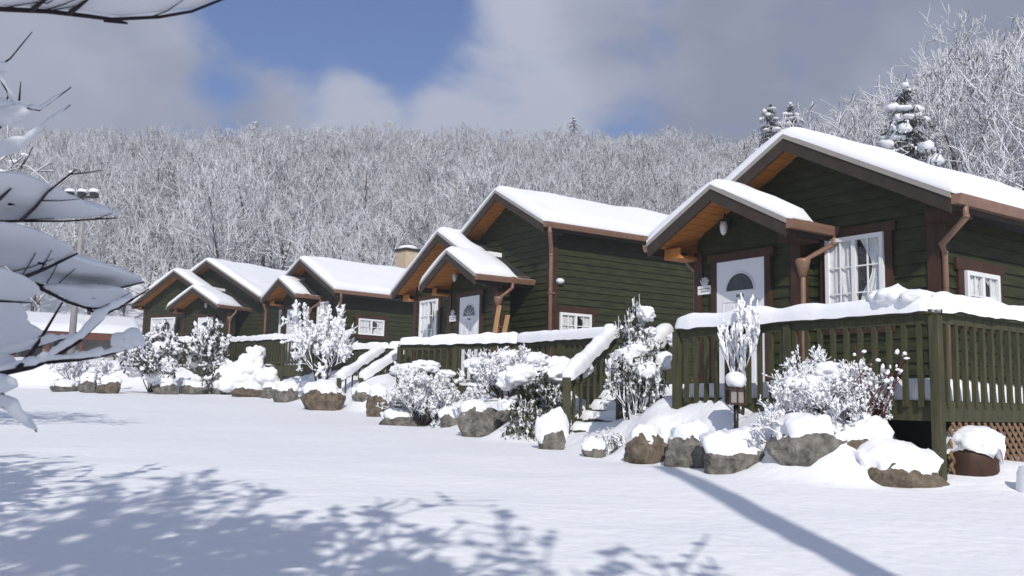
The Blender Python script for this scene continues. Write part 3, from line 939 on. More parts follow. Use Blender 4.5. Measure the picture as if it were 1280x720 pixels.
# deck two with the walkway towards the stairs
d2 = thing('deck', 'deck with snowy rail in front of the cabin with pine planks', 'deck', (-1, 19.2, .3))
zD2 = EYE + .30
r2 = [(-2.35, 19.95), (.16, 18.25), (1.72, 16.0)]
deck_floor(d2, [(-2.35, 19.98), (.16, 18.28), (1.72, 16.03), (2.65, 15.5), (4.2, 17.4), (1.0, 20.0), (-.4, 20.3), (-1.7, 21.6)], zD2, seed=5)
railing(d2, r2, zD2, .86, 8, snow=.17, post_every=1.6)
mb = MB()
for p, q in zip(r2, r2[1:]): mb.bar((p[0], p[1], zD2 - .2), (q[0], q[1], zD2 - .2), .05, .38)
mb.build('skirt_board', RAIL, d2)

# deck three and four
d3 = thing('deck', 'deck with low snowy rail before the cabin with the beige chimney', 'deck', (-7, 29.5, 1))
zD3 = EYE + .62
p3 = [at(436, 437, 28.6), at(486, 432, 27.6), at(512, 433, 27.4)]
pl = [(p.x, p.y) for p in p3]
deck_floor(d3, [pl[0], pl[1], pl[2], (pl[2][0] + 1.6, pl[2][1] + 1.8), (pl[0][0] + 1.5, pl[0][1] + 2.2)], zD3, seed=6)
railing(d3, pl, zD3, .86, 12, snow=.2)
d4 = thing('deck', 'long deck and rail before the two leftmost cabins', 'deck', (-11, 33, 1.5))
zD4 = EYE + 1.05
p4 = [(at(u, v, Y).x, Y) for u, v, Y in ((205, 428, 35.6), (288, 425, 34.2), (355, 421, 32.0), (425, 421, 30.2))]
deck_floor(d4, p4 + [(p4[3][0] + 1.2, p4[3][1] + 1.5), (p4[2][0] + .6, p4[2][1] + 1.0), (p4[1][0] + .5, p4[1][1] + 1.6), (p4[0][0] + .8, p4[0][1] + 2.0)], zD4, seed=7)
railing(d4, p4, zD4, .9, 15, snow=.18, spacing=.17)
mb = MB()
for p, q in zip(p4, p4[1:]): mb.bar((p[0], p[1], zD4 - .2), (q[0], q[1], zD4 - .2), .05, .36)
mb.build('skirt_board', RAIL, d4)


def stairs(label, topL, topR, botL, botR, h, seed, nsteps=5, snow=.16, thick=.22):
    """four Vectors at tread level; handrails h above"""
    root = thing('staircase', label, 'staircase', (botL + botR) / 2)
    mb = MB()
    for k in range(nsteps):
        t = (k + .5) / nsteps
        a, b = topL.lerp(botL, t), topR.lerp(botR, t); d = (botL - topL); d.z = 0; d.normalize()
        mb.bar(a, b, .28, .045)
    tr = mb.build('treads', DECKM, root)
    mb = MB()
    for k in range(nsteps):
        t = (k + .5) / nsteps
        a, b = topL.lerp(botL, t), topR.lerp(botR, t)
        snow_ridge(mb, a + Vector((0, 0, .03)), b + Vector((0, 0, .03)), .3, .13, seed + k)
    mb.build('tread_snow', SNOW, tr)
    mb = MB()
    for a, b in ((topL, botL), (topR, botR)): mb.bar(a - Vector((0, 0, .08)), b - Vector((0, 0, .08)), .05, .24)
    mb.build('stringer', RAIL, root)
    for i, (a, b) in enumerate(((topL, botL), (topR, botR))):
        A, B = a + Vector((0, 0, h)), b + Vector((0, 0, h * .98))
        mb = MB(); mb.bar(A, B, .12, .045); mb.bar(A - Vector((0, 0, .06)), B - Vector((0, 0, .06)), .04, .08)
        hr = mb.build('handrail', RAIL, root)
        sb = MB(); snow_ridge(sb, A + Vector((0, 0, .02)), B + Vector((0, 0, .02)), thick, snow, seed + 20 + i, lump=.35, step=.05); sb.build('rail_snow', SNOW, hr)
        mb = MB(); n = 7
        for k in range(1, n):
            c = A.lerp(B, k / n); e = a.lerp(b, k / n); mb.bar(e - Vector((0, 0, .05)), c - Vector((0, 0, .02)), .04, .04)
        mb.build('baluster_panel', RAIL, hr)
        mb = MB(); mb.box((b.x, b.y, b.z + h / 2 - .15), (.06, .06, h / 2 + .18)); mb.box((a.x, a.y, a.z + h / 2 - .2), (.05, .05, h / 2 + .2)); mb.build('newel_post', RAIL, hr)
    return root


def at_z(u, v, z):
    d = rt * ((u - 640) / F_PX) - up * ((v - 360) / F_PX) + fw
    t = (z - EYE) / d.z
    return Vector((d.x * t, d.y * t, z))


gb1 = EYE - .56
stairs('stairs with thick snow on their handrails beside the nearest deck', Vector((1.75, 15.95, zD2 + .02)), Vector((2.62, 15.5, zD2 + .02)), Vector((.86, 14.2, gb1 + .05)), Vector((1.62, 13.75, gb1 + .05)), .86, 40, thick=.24, snow=.17)
a_, b_ = at(480, 436, 27.8), at(424, 474, 25.8); c_, e_ = at(508, 438, 27.6), at(452, 474, 25.9)
hh = .82
stairs('far stairs with two snowy handrails below the cabin with the chimney', a_ - Vector((0, 0, hh)), c_ - Vector((0, 0, hh)), b_ - Vector((0, 0, hh)), e_ - Vector((0, 0, hh)), hh, 60, thick=.25, snow=.17)

# ------------------------------------------------------------------ boulders
def boulder(label, u, vb, wpx, hpx, Y=None, seed=0, m=ROCK, cover=.3, snow_t=.16, depth=.8, sink=.25):
    """u: centre pixel, vb: base pixel row, wpx/hpx: visible stone size"""
    p = on_terrain(u, vb + 3, 2 if not Y else Y)
    px = p.y / F_PX
    rx = wpx * px / 2; rz = hpx * px * .62; ry = rx * depth
    V, Fc = ICO[4]
    n = fbm(V * 1.3 + seed * 5.3, seed, 3)
    rad = 1 + .2 * n
    rng = random.Random(seed)
    for _ in range(20):          # broken facets
        d = Vector((rng.uniform(-1, 1), rng.uniform(-1, 1), rng.uniform(-.6, 1))).normalized(); k = rng.uniform(.66, .9)
        dot = V @ np.array(d); rad = np.where(dot > .05, np.minimum(rad, k / np.maximum(dot, .05)), rad)
    rad = rad + .035 * fbm(V * 5 + seed, seed + 2, 3) - .05 * np.maximum(0, .25 - np.abs(fbm(V * 2.3 + seed, seed + 6, 2))) * 4 * .35
    S = V * rad[:, None] * np.array([rx * 1.12, ry * 1.12, rz * 1.12])
    a = math.atan2(-p.x, p.y) * 0 + rng.uniform(-.3, .3)
    rot = np.array([[math.cos(a), -math.sin(a), 0], [math.sin(a), math.cos(a), 0], [0, 0, 1]])
    S = S @ rot.T
    c = np.array([p.x, p.y + ry * .6, p.z + rz * .47])
    loc = Vector((p.x, p.y + ry * .6, p.z))
    mb = MB(); add_np(mb, S + c, Fc, sm=False)
    o = mb.build('boulder', m, None, loc); tag(o, label, 'boulder', 'boulders along the snowy bank')
    # snow cap: outside the stone above a wavy line, inside it below
    el = V[:, 2] + .3 * fbm(V * 2.0 + seed * 2.1, seed + 9, 2) + .14 * fbm(V * 5.5 + seed, seed + 19, 2) + .12 * V[:, 1]
    k = sst(el, cover - .13, cover + .12)
    rs = .35 * rad + .65 * .93 * (1 + .12 * n + .07 * fbm(V * 2.6 + seed, seed + 12, 2))
    T = (V * (rs * k + rad * (1 - k))[:, None] * np.array([rx * 1.12, ry * 1.12, rz * 1.12])) @ rot.T
    T = np.stack([T[:, 0] * (1 + .1 * k), T[:, 1] * (1 + .3 * k * (V[:, 1] > 0) + .06 * k), T[:, 2]], -1)
    T = T * (0.93 + .07 * k)[:, None] + np.stack([0 * k, 0 * k, k * snow_t * (.8 + .45 * fbm(V * 2.2, seed + 4, 2) + .2 * fbm(V * 6, seed + 8, 2))], -1)
    mb = MB(); add_np(mb, T + c, Fc); mb.build('snow_cap', SNOW, o)
    return o


BO = [
    ('rounded brown boulder left of the nearest deck, standing at the stairs', 810, 577, 60, 46, None, 1, ROCKB, .72, .07),
    ('tall grey boulder between the brown one by the stairs and a flat one', 868, 582, 60, 52, None, 2, ROCK, .62, .1),
    ('flat dark boulder under thick snow, below the lantern', 924, 586, 90, 40, None, 3, ROCK, .35, .14),
    ('wide pale-faced boulder in the upper row under the frosted bush', 1016, 577, 100, 52, None, 4, ROCK, .5, .12),
    ('small boulder in the upper row right of the pale-faced one', 1094, 574, 72, 40, None, 5, ROCKB, .4, .14),
    ('low brown boulder nearest the camera, left of the corner post', 1130, 606, 106, 42, None, 6, ROCKB, .22, .13),
    ('large bare grey boulder standing alone below the frosted hedge', 597, 544, 58, 48, None, 7, ROCK, .82, .05),
    ('snow-wrapped boulder beside the juniper at the stair foot', 690, 559, 40, 46, None, 8, ROCK, -.4, .1),
    ('thin flat boulder peeping out of the snow left of the grey one', 497, 529, 50, 18, None, 9, ROCK, .45, .08),
    ('upright boulder at the left end of the long stone slab', 472, 518, 32, 40, None, 10, ROCKB, .65, .09),
    ('long stone slab lying under a pillow of snow', 514, 505, 70, 26, None, 11, ROCKB, .4, .14),
    ('small pointed stone between the flat one and the large grey one', 538, 526, 26, 30, None, 12, ROCK, .55, .08),
    ('small half-buried stone touching the large bare boulder', 563, 531, 32, 22, None, 13, ROCK, .4, .08),
    ('large dark boulder at the foot of the far stairs', 400, 510, 56, 38, None, 14, ROCKB, .62, .12),
    ('rounded stone left of the boulder at the far stairs', 357, 500, 32, 25, None, 15, ROCK, .6, .1),
    ('small stone second left of the far stairs boulder', 335, 496, 24, 20, None, 16, ROCK, .6, .1),
    ('low snowed-over stone between small stone and upright grey one', 305, 493, 40, 18, None, 17, ROCKB, .35, .12),
    ('upright grey stone standing like a post below the snow mound', 271, 490, 22, 34, None, 18, ROCK, .72, .08),
    ('low dark stone left of the upright grey stone', 238, 490, 38, 18, None, 19, ROCK, .5, .1),
    ('small stone under the dark snowy evergreen on the left', 203, 490, 30, 20, None, 20, ROCK, .5, .1),
    ('brown stone at the far left of the bank, right of its dark twin', 133, 489, 30, 22, None, 21, ROCKB, .6, .1),
    ('dark leftmost large stone of the bank', 107, 488, 24, 24, None, 22, ROCK, .6, .1),
    ('thin stone nearly buried at the left end of the bank', 76, 487, 40, 14, None, 23, ROCK, .4, .1),
    ('flat stone on the bank between the stair foot and the brown boulder', 742, 569, 30, 16, None, 24, ROCK, .4, .1),
    ('dark stone in the second row above the large bare boulder', 640, 520, 40, 20, None, 25, ROCK, .3, .12),
    ('dark stone in the second row behind the long slab', 455, 500, 30, 20, None, 26, ROCK, .4, .12),
]
for lab, u, v, w_, h_, Y, s, m_, cv, st in BO:
    boulder(lab, u, v, w_, h_, Y, s, m_, cv, st)


# ------------------------------------------------------------------ shrubs
def grow(rng, base, d, L, r, depth, segs, kids=(3, 4), spread=.7, upb=.25, ratio=.68, nseg=3, wob=.25, min_r=.004):
    """recursive branching; segs collects polylines (pts, radii)"""
    p = Vector(base); d = Vector(d).normalized(); pts = [p.copy()]; rad = [r]
    for i in range(nseg):
        d = (d + Vector((rng.gauss(0, wob), rng.gauss(0, wob), rng.gauss(0, wob) + upb * .3))).normalized()
        p = p + d * (L / nseg); pts.append(p.copy()); rad.append(max(min_r, r * (1 - .55 * (i + 1) / nseg)))
    segs.append((pts, rad, depth))
    if depth <= 0: return
    n = rng.randint(*kids)
    for k in range(n):
        t = rng.uniform(.35, 1.0); i = min(nseg - 1, int(t * nseg)); q = pts[i].lerp(pts[i + 1], t * nseg - i)
        a = rng.uniform(0, 2 * math.pi); side = d.cross(Vector((math.cos(a), math.sin(a), .3)))
        if side.length < 1e-3: continue
        nd = (d * (1 - spread * .5) + side.normalized() * spread + Vector((0, 0, upb))).normalized()
        grow(rng, q, nd, L * ratio * rng.uniform(.75, 1.15), max(min_r, r * .55), depth - 1, segs, kids, spread, upb, ratio, nseg, wob, min_r)


def sft(mb, a, b, s, rng):
    """a soft lump of snow lying along the twig a-b"""
    V, F_ = ICO[1]; d = (b - a); l = d.length; d.normalize(); y = d.cross(Vector((0, 0, 1)))
    if y.length < .05: y = Vector((1, 0, 0))
    y.normalize(); z = y.cross(d) * -1 if y.cross(d).z < 0 else y.cross(d)
    c = a.lerp(b, rng.random()) + z * s * .4
    W = V * (1 + .6 * fbm(V * 1.6 + rng.random() * 50, 3, 2))[:, None]
    W = W * np.array([max(s * .9, min(l * .75, s * 3.6)), s * .8, s * .62])
    add_np(mb, W @ np.array([d[:], y[:], z[:]]) + np.array(c), F_)


def shrub(name, label, base, h, w, seed, cat='shrub', depth=3, stems=7, clumps=160, csize=.07, leaf=None, nleaf=0, lsize=.05, twig=SHRUBF, spread=.75, upb=.3, group=None, min_r=.006, upright=.9, trunk_r=.02, dist=1.0):
    rng = random.Random(seed)
    base = Vector(base)
    segs = []
    for k in range(stems):
        a = 2 * math.pi * (k + rng.random()) / stems; t = rng.uniform(.2, 1)
        d = Vector((math.cos(a) * t, math.sin(a) * t, upright))
        grow(rng, base + Vector((math.cos(a) * .05, math.sin(a) * .05, -.05)), d, h * .52, trunk_r, depth, segs, (3, 4), spread, upb, .62, 3, .2, min_r)
    P = np.array([p for s in segs for p in s[0]]) - np.array(base)
    sx = np.percentile(np.hypot(P[:, 0], P[:, 1]), 96); sz = np.percentile(P[:, 2], 98)
    kx, kz = w / 2 / sx, h / sz
    fit = lambda p: Vector((base.x + (p.x - base.x) * kx, base.y + (p.y - base.y) * kx, base.z + (p.z - base.z) * kz))
    root = thing(name, label, cat, base, group)
    mb = MB(); mt = MB()
    tips = []
    for pts, rad, dp in segs:
        pp = [fit(p) for p in pts]
        (mt if dp == depth else mb).tube(pp, rad, 4 if dp < depth else 5, cap=False)
        if dp <= 1: tips += pp[1:]
    mt.build('stem', BARK, root); mb.build('twigs', twig, root)
    rng.shuffle(tips)
    if clumps:
        cb = MB(); pairs = []
        for pts, rad, dp in segs:
            if dp <= 1:
                pp = [fit(p) for p in pts]; pairs += list(zip(pp, pp[1:]))
        for k in range(clumps):
            a, b = pairs[rng.randrange(len(pairs))]; sft(cb, a, b, csize * rng.choice((.5, .7, .8, 1, 1, 1.3, 1.9)), rng)
        cb.build('snow_clumps', SNOW, root)
    if leaf:
        lb = MB()
        for k in range(nleaf):
            p = tips[rng.randrange(len(tips))] + Vector((rng.gauss(0, .05), rng.gauss(0, .05), rng.gauss(-.03, .05)))
            d = Vector((rng.gauss(0, 1), rng.gauss(0, 1), rng.gauss(-.2, .6))).normalized(); s = d.cross(Vector((0, 0, 1)) + d * .01); s.normalize(); l = lsize * rng.uniform(.6, 1.5)
            lb.quad(p, p + d * l * .5 + s * l * .22, p + d * l, p + d * l * .5 - s * l * .22)
        lb.build('foliage', leaf, root)
    return root


def base_at(u, v, Y):
    p = at(u, v, Y); return Vector((p.x, p.y, min(p.z, gz(p.x, p.y) + .1)))


def pillows(root, spots, Y, sd, name='snow_pillow'):
    mb = MB()
    for k, (u, v, rx, rz) in enumerate(spots):
        c = at(u, v, Y + .1 * (k % 3)); V, F_ = ICO[4]
        n = .3 * fbm(V * 1.3 + sd + k * 3.1, sd + k, 2) + .16 * fbm(V * 3.4 + k, sd, 2) + .07 * fbm(V * 8 + k, sd, 2)
        add_np(mb, V * (1 + n)[:, None] * np.array([rx, rx * .8, rz]) + np.array(c), F_)
    mb.build(name, SNOW, root)


bu = shrub('bush', 'round frosted bush below the deck rail left of the corner post', base_at(1036, 532, 9.62), .66, 1.2, 1, clumps=6500, csize=.0115, stems=22, depth=4, min_r=.0035, upright=.5)
pillows(bu, ((1008, 480, .2, .1), (1045, 468, .24, .11), (1030, 492, .36, .16), (1078, 484, .18, .1), (988, 498, .16, .09), (1060, 505, .28, .12)), 9.62, 210)
# long bare red twigs beside it
tw = thing('red_twig_shrub', 'thin bare dark red twigs with snow tufts behind the round bush', 'shrub', base_at(1085, 525, 9.3))
mb = MB(); cb = MB(); rng = random.Random(5)
for k in range(9):
    p0 = tw.location + Vector((rng.uniform(-.15, .15), rng.uniform(-.1, .1), 0)); e = at(rng.choice([1052, 1068, 1085, 1100, 1118, 1128, 1135]), rng.uniform(425, 480), 9.15 + rng.uniform(-.1, .1))
    m1 = p0.lerp(e, .5) + Vector((rng.gauss(0, .04), 0, .06)); mb.tube([p0, m1, e], [.009, .006, .003], 5)
    for j in range(4):
        q = m1.lerp(e, rng.uniform(0, 1)); t = q + Vector((rng.gauss(0, .09), rng.gauss(0, .06), rng.uniform(.02, .12))); mb.tube([q, t], [.004, .002], 4)
        blob(cb, q.lerp(t, .5), (rng.uniform(.012, .04), .014, rng.uniform(.01, .03)), j, 1, .5)
mb.build('twigs', BERRY, tw); cb.build('snow_clumps', SNOW, tw)

shrub('sapling', 'slim snow-plastered sapling standing in front of the nearest door', base_at(928, 512, 10.7), 1.22, .62, 12, cat='sapling', clumps=1300, csize=.015, stems=3, depth=3, upright=2.2, upb=.5, spread=.55, trunk_r=.018)
ev = shrub('evergreen_shrub', 'tall evergreen shrub bowed under snow at the stair post', base_at(792, 545, 12.6) - Vector((0, 0, .3)), 1.8, .85, 23, clumps=2000, csize=.02, stems=10, depth=4, min_r=.004, leaf=LEAF, nleaf=4000, lsize=.07, upright=1.0)
pillows(ev, ((808, 391, .12, .11), (795, 443, .3, .15), (775, 455, .17, .13), (826, 452, .14, .13), (812, 415, .09, .07), (842, 424, .1, .085), (806, 462, .2, .14)), 12.5, 30)
hs = shrub('hedge_shrub', 'broad frosted shrub on the bank before the planks cabin', base_at(632, 497, 16.9), .8, 1.8, 34, clumps=4200, csize=.022, stems=20, depth=4, min_r=.006, upright=.55)
pillows(hs, ((600, 455, .3, .13), (640, 447, .32, .13), (670, 450, .26, .12), (625, 470, .45, .16)), 16.9, 230)
fs = shrub('frosted_shrub', 'frosted shrub under the rail right of the far stairs', base_at(527, 510, 18.6), .95, 1.7, 45, clumps=2600, csize=.026, stems=16, depth=4, min_r=.006, upright=.55)
pillows(fs, ((505, 462, .3, .13), (535, 458, .26, .12), (560, 468, .25, .1)), 19.0, 250)
ls = shrub('buried_shrub', 'dark shrub almost buried under a drift left of the stairs', base_at(675, 532, 14.6), .72, .95, 51, clumps=700, csize=.02, stems=9, leaf=LEAF, nleaf=2600, lsize=.08, upright=.7)
pillows(ls, ((655, 470, .3, .17), (690, 470, .36, .15), (718, 462, .26, .14), (668, 448, .16, .09), (636, 476, .2, .15), (700, 455, .2, .1)), 14.7, 70)
shrub('juniper', 'yellow-green juniper with snow tufts at the stair foot', base_at(660, 556, 14.2), .55, .6, 61, clumps=420, csize=.018, stems=9, leaf=LEAFY, nleaf=2200, lsize=.055, upright=.9)
shrub('low_plant', 'low snow-tufted plant at the foot of the right stair post', base_at(765, 572, 12.0), .28, .42, 62, clumps=420, csize=.015, stems=8, leaf=LEAF, nleaf=300, lsize=.05, upright=.7)
shrub('frosted_sapling', 'white frosted small tree in front of the cabin with chimney', base_at(398, 482, 28.4), 2.3, 2.5, 71, cat='sapling', clumps=3800, csize=.042, stems=6, depth=4, upright=1.0, min_r=.01, trunk_r=.04)
e1 = shrub('evergreen_shrub', 'dark upright evergreen laden with snow, right of the leftmost door', base_at(258, 482, 32.5), 2.1, 1.6, 81, clumps=1500, csize=.055, stems=8, leaf=LEAF, nleaf=2600, lsize=.16, upright=1.4, min_r=.01)
e2 = shrub('evergreen_shrub', 'spreading dark evergreen laden with snow below the leftmost cabin window', base_at(188, 488, 31.5), 1.9, 2.1, 91, clumps=1700, csize=.06, stems=9, leaf=LEAF, nleaf=3000, lsize=.16, upright=.9, min_r=.01)
pillows(e1, ((250, 414, .22, .2), (266, 426, .2, .17), (254, 440, .26, .2), (243, 452, .2, .17), (270, 458, .24, .2)), 32.2, 310)
pillows(e2, ((174, 440, .28, .24), (200, 436, .28, .22), (186, 452, .36, .28), (210, 454, .26, .24), (168, 464, .3, .22), (192, 470, .34, .22)), 31.1, 320)
mnd = thing('snow_mound_shrub', 'shrub wholly buried as a white mound between evergreen and frosted tree', 'shrub', base_at(305, 482, 32.2))
pillows(mnd, ((288, 468, .5, .45), (312, 460, .5, .5), (320, 442, .35, .28), (335, 472, .5, .35), (300, 480, .8, .4), (280, 457, .3, .28)), 32.3, 90, 'snow_cover')
shrub('low_plant', 'low snowy plant below the rail of the far-left deck', base_at(100, 478, 33), 1.0, 2.4, 95, clumps=1000, csize=.045, stems=8, upright=.6, min_r=.012)

# ------------------------------------------------------------------ lantern, tub, corner things
lp = at(920, 506, 10.35)
la = thing('lantern', 'small iron garden lantern on a post, capped with snow', 'lantern', (lp.x, lp.y, lp.z - .35))
mb = MB(); mb.tube([(lp.x, lp.y, lp.z - .4), (lp.x, lp.y, lp.z)], .028, 8); mb.build('post', BLACK, la)
mb = MB(); s = .082
mb.box((lp.x, lp.y, lp.z + .01), (s * 1.15, s * 1.15, .012)); mb.box((lp.x, lp.y, lp.z + .17), (s * 1.2, s * 1.2, .012)); mb.tube([(lp.x, lp.y, lp.z + .18), (lp.x, lp.y, lp.z + .24)], [s * 1.4, .02], 4)
for i in (-1, 0, 1):
    for j in (-1, 0, 1):
        if (i, j) != (0, 0): mb.box((lp.x + i * s, lp.y + j * s, lp.z + .09), (.007, .007, .08))
mb.build('frame', TRIM, la)
mb = MB(); mb.box((lp.x, lp.y, lp.z + .09), (s * .82, s * .82, .075)); mb.build('lamp_glass', LANTG, la)
mb = MB(); blob(mb, (lp.x, lp.y, lp.z + .27), (.115, .115, .1), 4, 3, .15); mb.build('snow_cap', SNOW, la)

tp = at(1222, 597, 9.1); tp.z = gz(tp.x, tp.y)
tb = thing('tree_stump', 'dark wooden stump with snow dripping down, under the deck corner', 'stump', tp)
mb = MB()
mb.tube([(tp.x, tp.y + .1, tp.z - .15), (tp.x, tp.y + .1, tp.z + .12), (tp.x, tp.y + .1, tp.z + .27)], [.25, .235, .22], 18)
mb.build('log', TRIM, tb)
mb = MB(); V, F_ = ICO[4]; k_ = 1 + .16 * fbm(V * 2 + 5, 31, 3); W = V * k_[:, None] * np.array([.3, .25, .13])
hang = (.07 + .12 * np.maximum(0, V[:, 0]) + .09 * np.maximum(0, -V[:, 0] - .5)) * np.maximum(0, fbm(V * 3.3 + 9, 33, 2) + .35)
W[:, 2] -= np.where(V[:, 2] < .1, hang * (1 - np.abs(V[:, 2])), 0) * 1.3
add_np(mb, W + np.array((tp.x, tp.y + .09, tp.z + .31)), F_)
mb.build('snow_cap', SNOW, tb)
p = on_ground(1290, 618)
mb = MB(); blob(mb, (p.x, p.y, p.z + .05), (.12, .15, .22), 77, 3, .2); tag(mb.build('snow_heap', SNOW, None, p), 'small snow heap cut by the right edge of the frame', 'snow heap')

# ------------------------------------------------------------------ low building, pole at the far left
lbp = at(20, 440, 40)
lo = thing('lodge', 'low red-brown lodge with snowy roof at the far left', 'building', (at(110, 440, 44).x, 44, EYE + .4))
Y = 44
A, B_ = at(-40, 440, Y), at(168, 440, Y + 3)
d = (B_ - A); d.z = 0; L_ = d.length; d.normalize(); n_ = Vector((-d.y, d.x, 0))
zt = at(100, 411, Y).z; zb = EYE + .2
P = lambda u, w, z: Vector((A.x, A.y, 0)) + d * u + n_ * w + Vector((0, 0, z))
mb = MB(); mb.hexa([P(0, 0, zb), P(L_ - .6, 0, zb), P(L_ - .6, 4, zb), P(0, 4, zb), P(0, 0, zt - .3), P(L_ - .6, 0, zt - .3), P(L_ - .6, 4, zt - .3), P(0, 4, zt - .3)]); mb.build('wall', GREYW, lo)
mb = MB(); mb.hexa([P(-.5, -.7, zt - .42), P(L_ + .2, -.7, zt - .42), P(L_ + .2, 4.5, zt - .1), P(-.5, 4.5, zt - .1), P(-.5, -.7, zt - .1), P(L_ + .2, -.7, zt - .1), P(L_ + .2, 4.5, zt + .9), P(-.5, 4.5, zt + .9)])
rf = mb.build('roof', REDW, lo)
rows = []
for i in range(13):
    w = -.75 + 5.3 * i / 12; rows.append([P(-.55 + (L_ + .8) * j / 40, w, zt - .08 + (w + .75) * .19 + (.33 if 0 < i < 12 and 0 < j < 40 else 0) * (1 + .2 * float(vnoise(np.array([j * .4, i * .5, 2.]))))) for j in range(41)])
mb = MB(); mb.grid(rows); mb.build('roof_snow', SNOW, rf)
for k, u in enumerate((.8, 2.2, 3.6)):
    mb = MB(); mb.hexa([P(u, -.03, zb + .3), P(u + .9, -.03, zb + .3), P(u + .9, -.004, zb + .3), P(u, -.004, zb + .3), P(u, -.03, zt - .6), P(u + .9, -.03, zt - .6), P(u + .9, -.004, zt - .6), P(u, -.004, zt - .6)]); mb.build('window', DARKIN, lo)  # flat near-black sheet painted as the unlit opening under the lodge roof
for u in (.5, 1.95, 3.35, 4.8):
    mb = MB(); mb.bar(P(u, -.5, zb - .4), P(u, -.5, zt - .3), .14, .14); mb.build('porch_post', REDW, lo)
pp = at(86, 470, 38); zt = at(88, 243, 38).z
po = thing('lamp_pole', 'grey pole with snow-covered cross head left of the cabins', 'lamp post', (pp.x, 38, gz(pp.x, 38)))
mb = MB(); mb.tube([(pp.x, 38, gz(pp.x, 38) - .3), (pp.x + .05, 38, zt)], [.15, .09], 10); mb.build('pole', POLEM, po)
mb = MB(); mb.bar((pp.x - .55, 38, zt - .1), (pp.x + .6, 38, zt - .1), .08, .08); mb.bar((pp.x + .05, 37.6, zt - .25), (pp.x + .05, 38.4, zt - .25), .08, .08)
for dx in (-.5, 0, .5): mb.box((pp.x + dx, 37.9, zt - .02), (.12, .16, .08))
mb.build('lamp_head', BLACK, po)
mb = MB()
for dx in (-.5, 0, .5): blob(mb, (pp.x + dx, 37.9, zt + .12), (.24, .22, .12), int(dx * 4) + 9, 2, .2, flat=.4)
mb.build('snow_cap', SNOW, po)


# ------------------------------------------------------------------ trees of the hillside
def bare_tree_mesh(name, seed, h, depth=4, lean=.0, kids=(3, 5), thick=1.0, crown_m=FROST, upb=.22, spread=.62, twig_r=.022):
    rng = random.Random(seed)
    segs = []
    p = Vector((0, 0, -.3)); d = Vector((lean * rng.uniform(-1, 1), lean * rng.uniform(-1, 1), 1)); pts = [p.copy()]; n = 8; rad = [.016 * h * thick]
    for i in range(n):
        d = (d + Vector((rng.gauss(0, .07), rng.gauss(0, .07), .1))).normalized(); p = p + d * (h * .92 / n); pts.append(p.copy()); rad.append(.016 * h * thick * (1 - .9 * (i + 1) / n) + .012)
    tr = MB(); tr.tube(pts, rad, 6, cap=False)
    m = rng.randint(13, 18)
    for k in range(m):
        t = .22 + .76 * (k + rng.random()) / m; i = min(n - 1, int(t * n)); q = pts[i].lerp(pts[i + 1], t * n - i)
        a = k * 2.4 + rng.uniform(-.5, .5); elv = rng.uniform(.35, 1.0)
        L = h * (.34 * (1 - t) + .13) * rng.uniform(.8, 1.2)
        grow(rng, q, Vector((math.cos(a), math.sin(a), elv)), L, .055 * thick * (1 - t * .5), depth - 2, segs, kids, spread, upb, .66, 3, .2, twig_r)
    cr = MB()
    for pp, rr, dp in segs: cr.tube(pp, rr, 3 if dp == 0 else 4, cap=False, sm=True)
    tm = tr.build('trunk', FROSTT); cm = cr.build('crown', crown_m)
    return tm, cm


def tree_thing(proto, label, loc, scale, rz, group, name='bare_tree'):
    r = thing(name, label, 'tree', loc, group); r.scale = (scale,) * 3; r.rotation_euler.z = rz
    for src in proto:
        c = src.copy(); COL.objects.link(c); c.parent = r; c.location = (0, 0, 0)
    return r


PROTO = [bare_tree_mesh('bare_tree', 100 + k, 8.5 + .5 * (k % 3), depth=5, twig_r=.017, kids=(2, 4)) for k in range(7)]
RED = bare_tree_mesh('bare_tree', 160, 7, crown_m=FROSTR, upb=.1)
rng = random.Random(4)
# nearer trees one can tell apart: behind the cabins and up the right-hand slope
spots = []
for k in range(46):
    u = rng.uniform(985, 1330); Y = rng.uniform(36, 66)
    if 1085 < u < 1180: Y = max(Y, 47)
    spots.append((u, Y, rng.uniform(.95, 1.35)))
for k in range(150):
    u = -60 + 1100 * ((k * .618) % 1) + rng.uniform(-10, 10); Y = rng.uniform(54, 84); spots.append((u, Y, rng.uniform(.8, 1.15)))
used = []
for i, (u, Y, sc) in enumerate(spots):
    p = at(u, 300, Y)
    if any((p.x - a) ** 2 + (p.y - b) ** 2 < 3.2 for a, b in used): continue
    used.append((p.x, p.y))
    lab = 'tall bare frosted tree on the slope behind the nearest cabin' if i < 46 else 'bare frosted tree in the front rows of the hillside wood'
    grp = 'frosted trees on the right-hand slope' if i < 46 else 'frosted trees at the foot of the hill'
    tree_thing(PROTO[i % 7], lab, (p.x, p.y, gz(p.x, p.y) - .1), sc, rng.uniform(0, 6.28), grp)
p = at(450, 180, 126); p.z -= 9.4
tree_thing(RED, 'bare tree with reddish dead leaves high on the hillside', p, 1.35, 1, None)


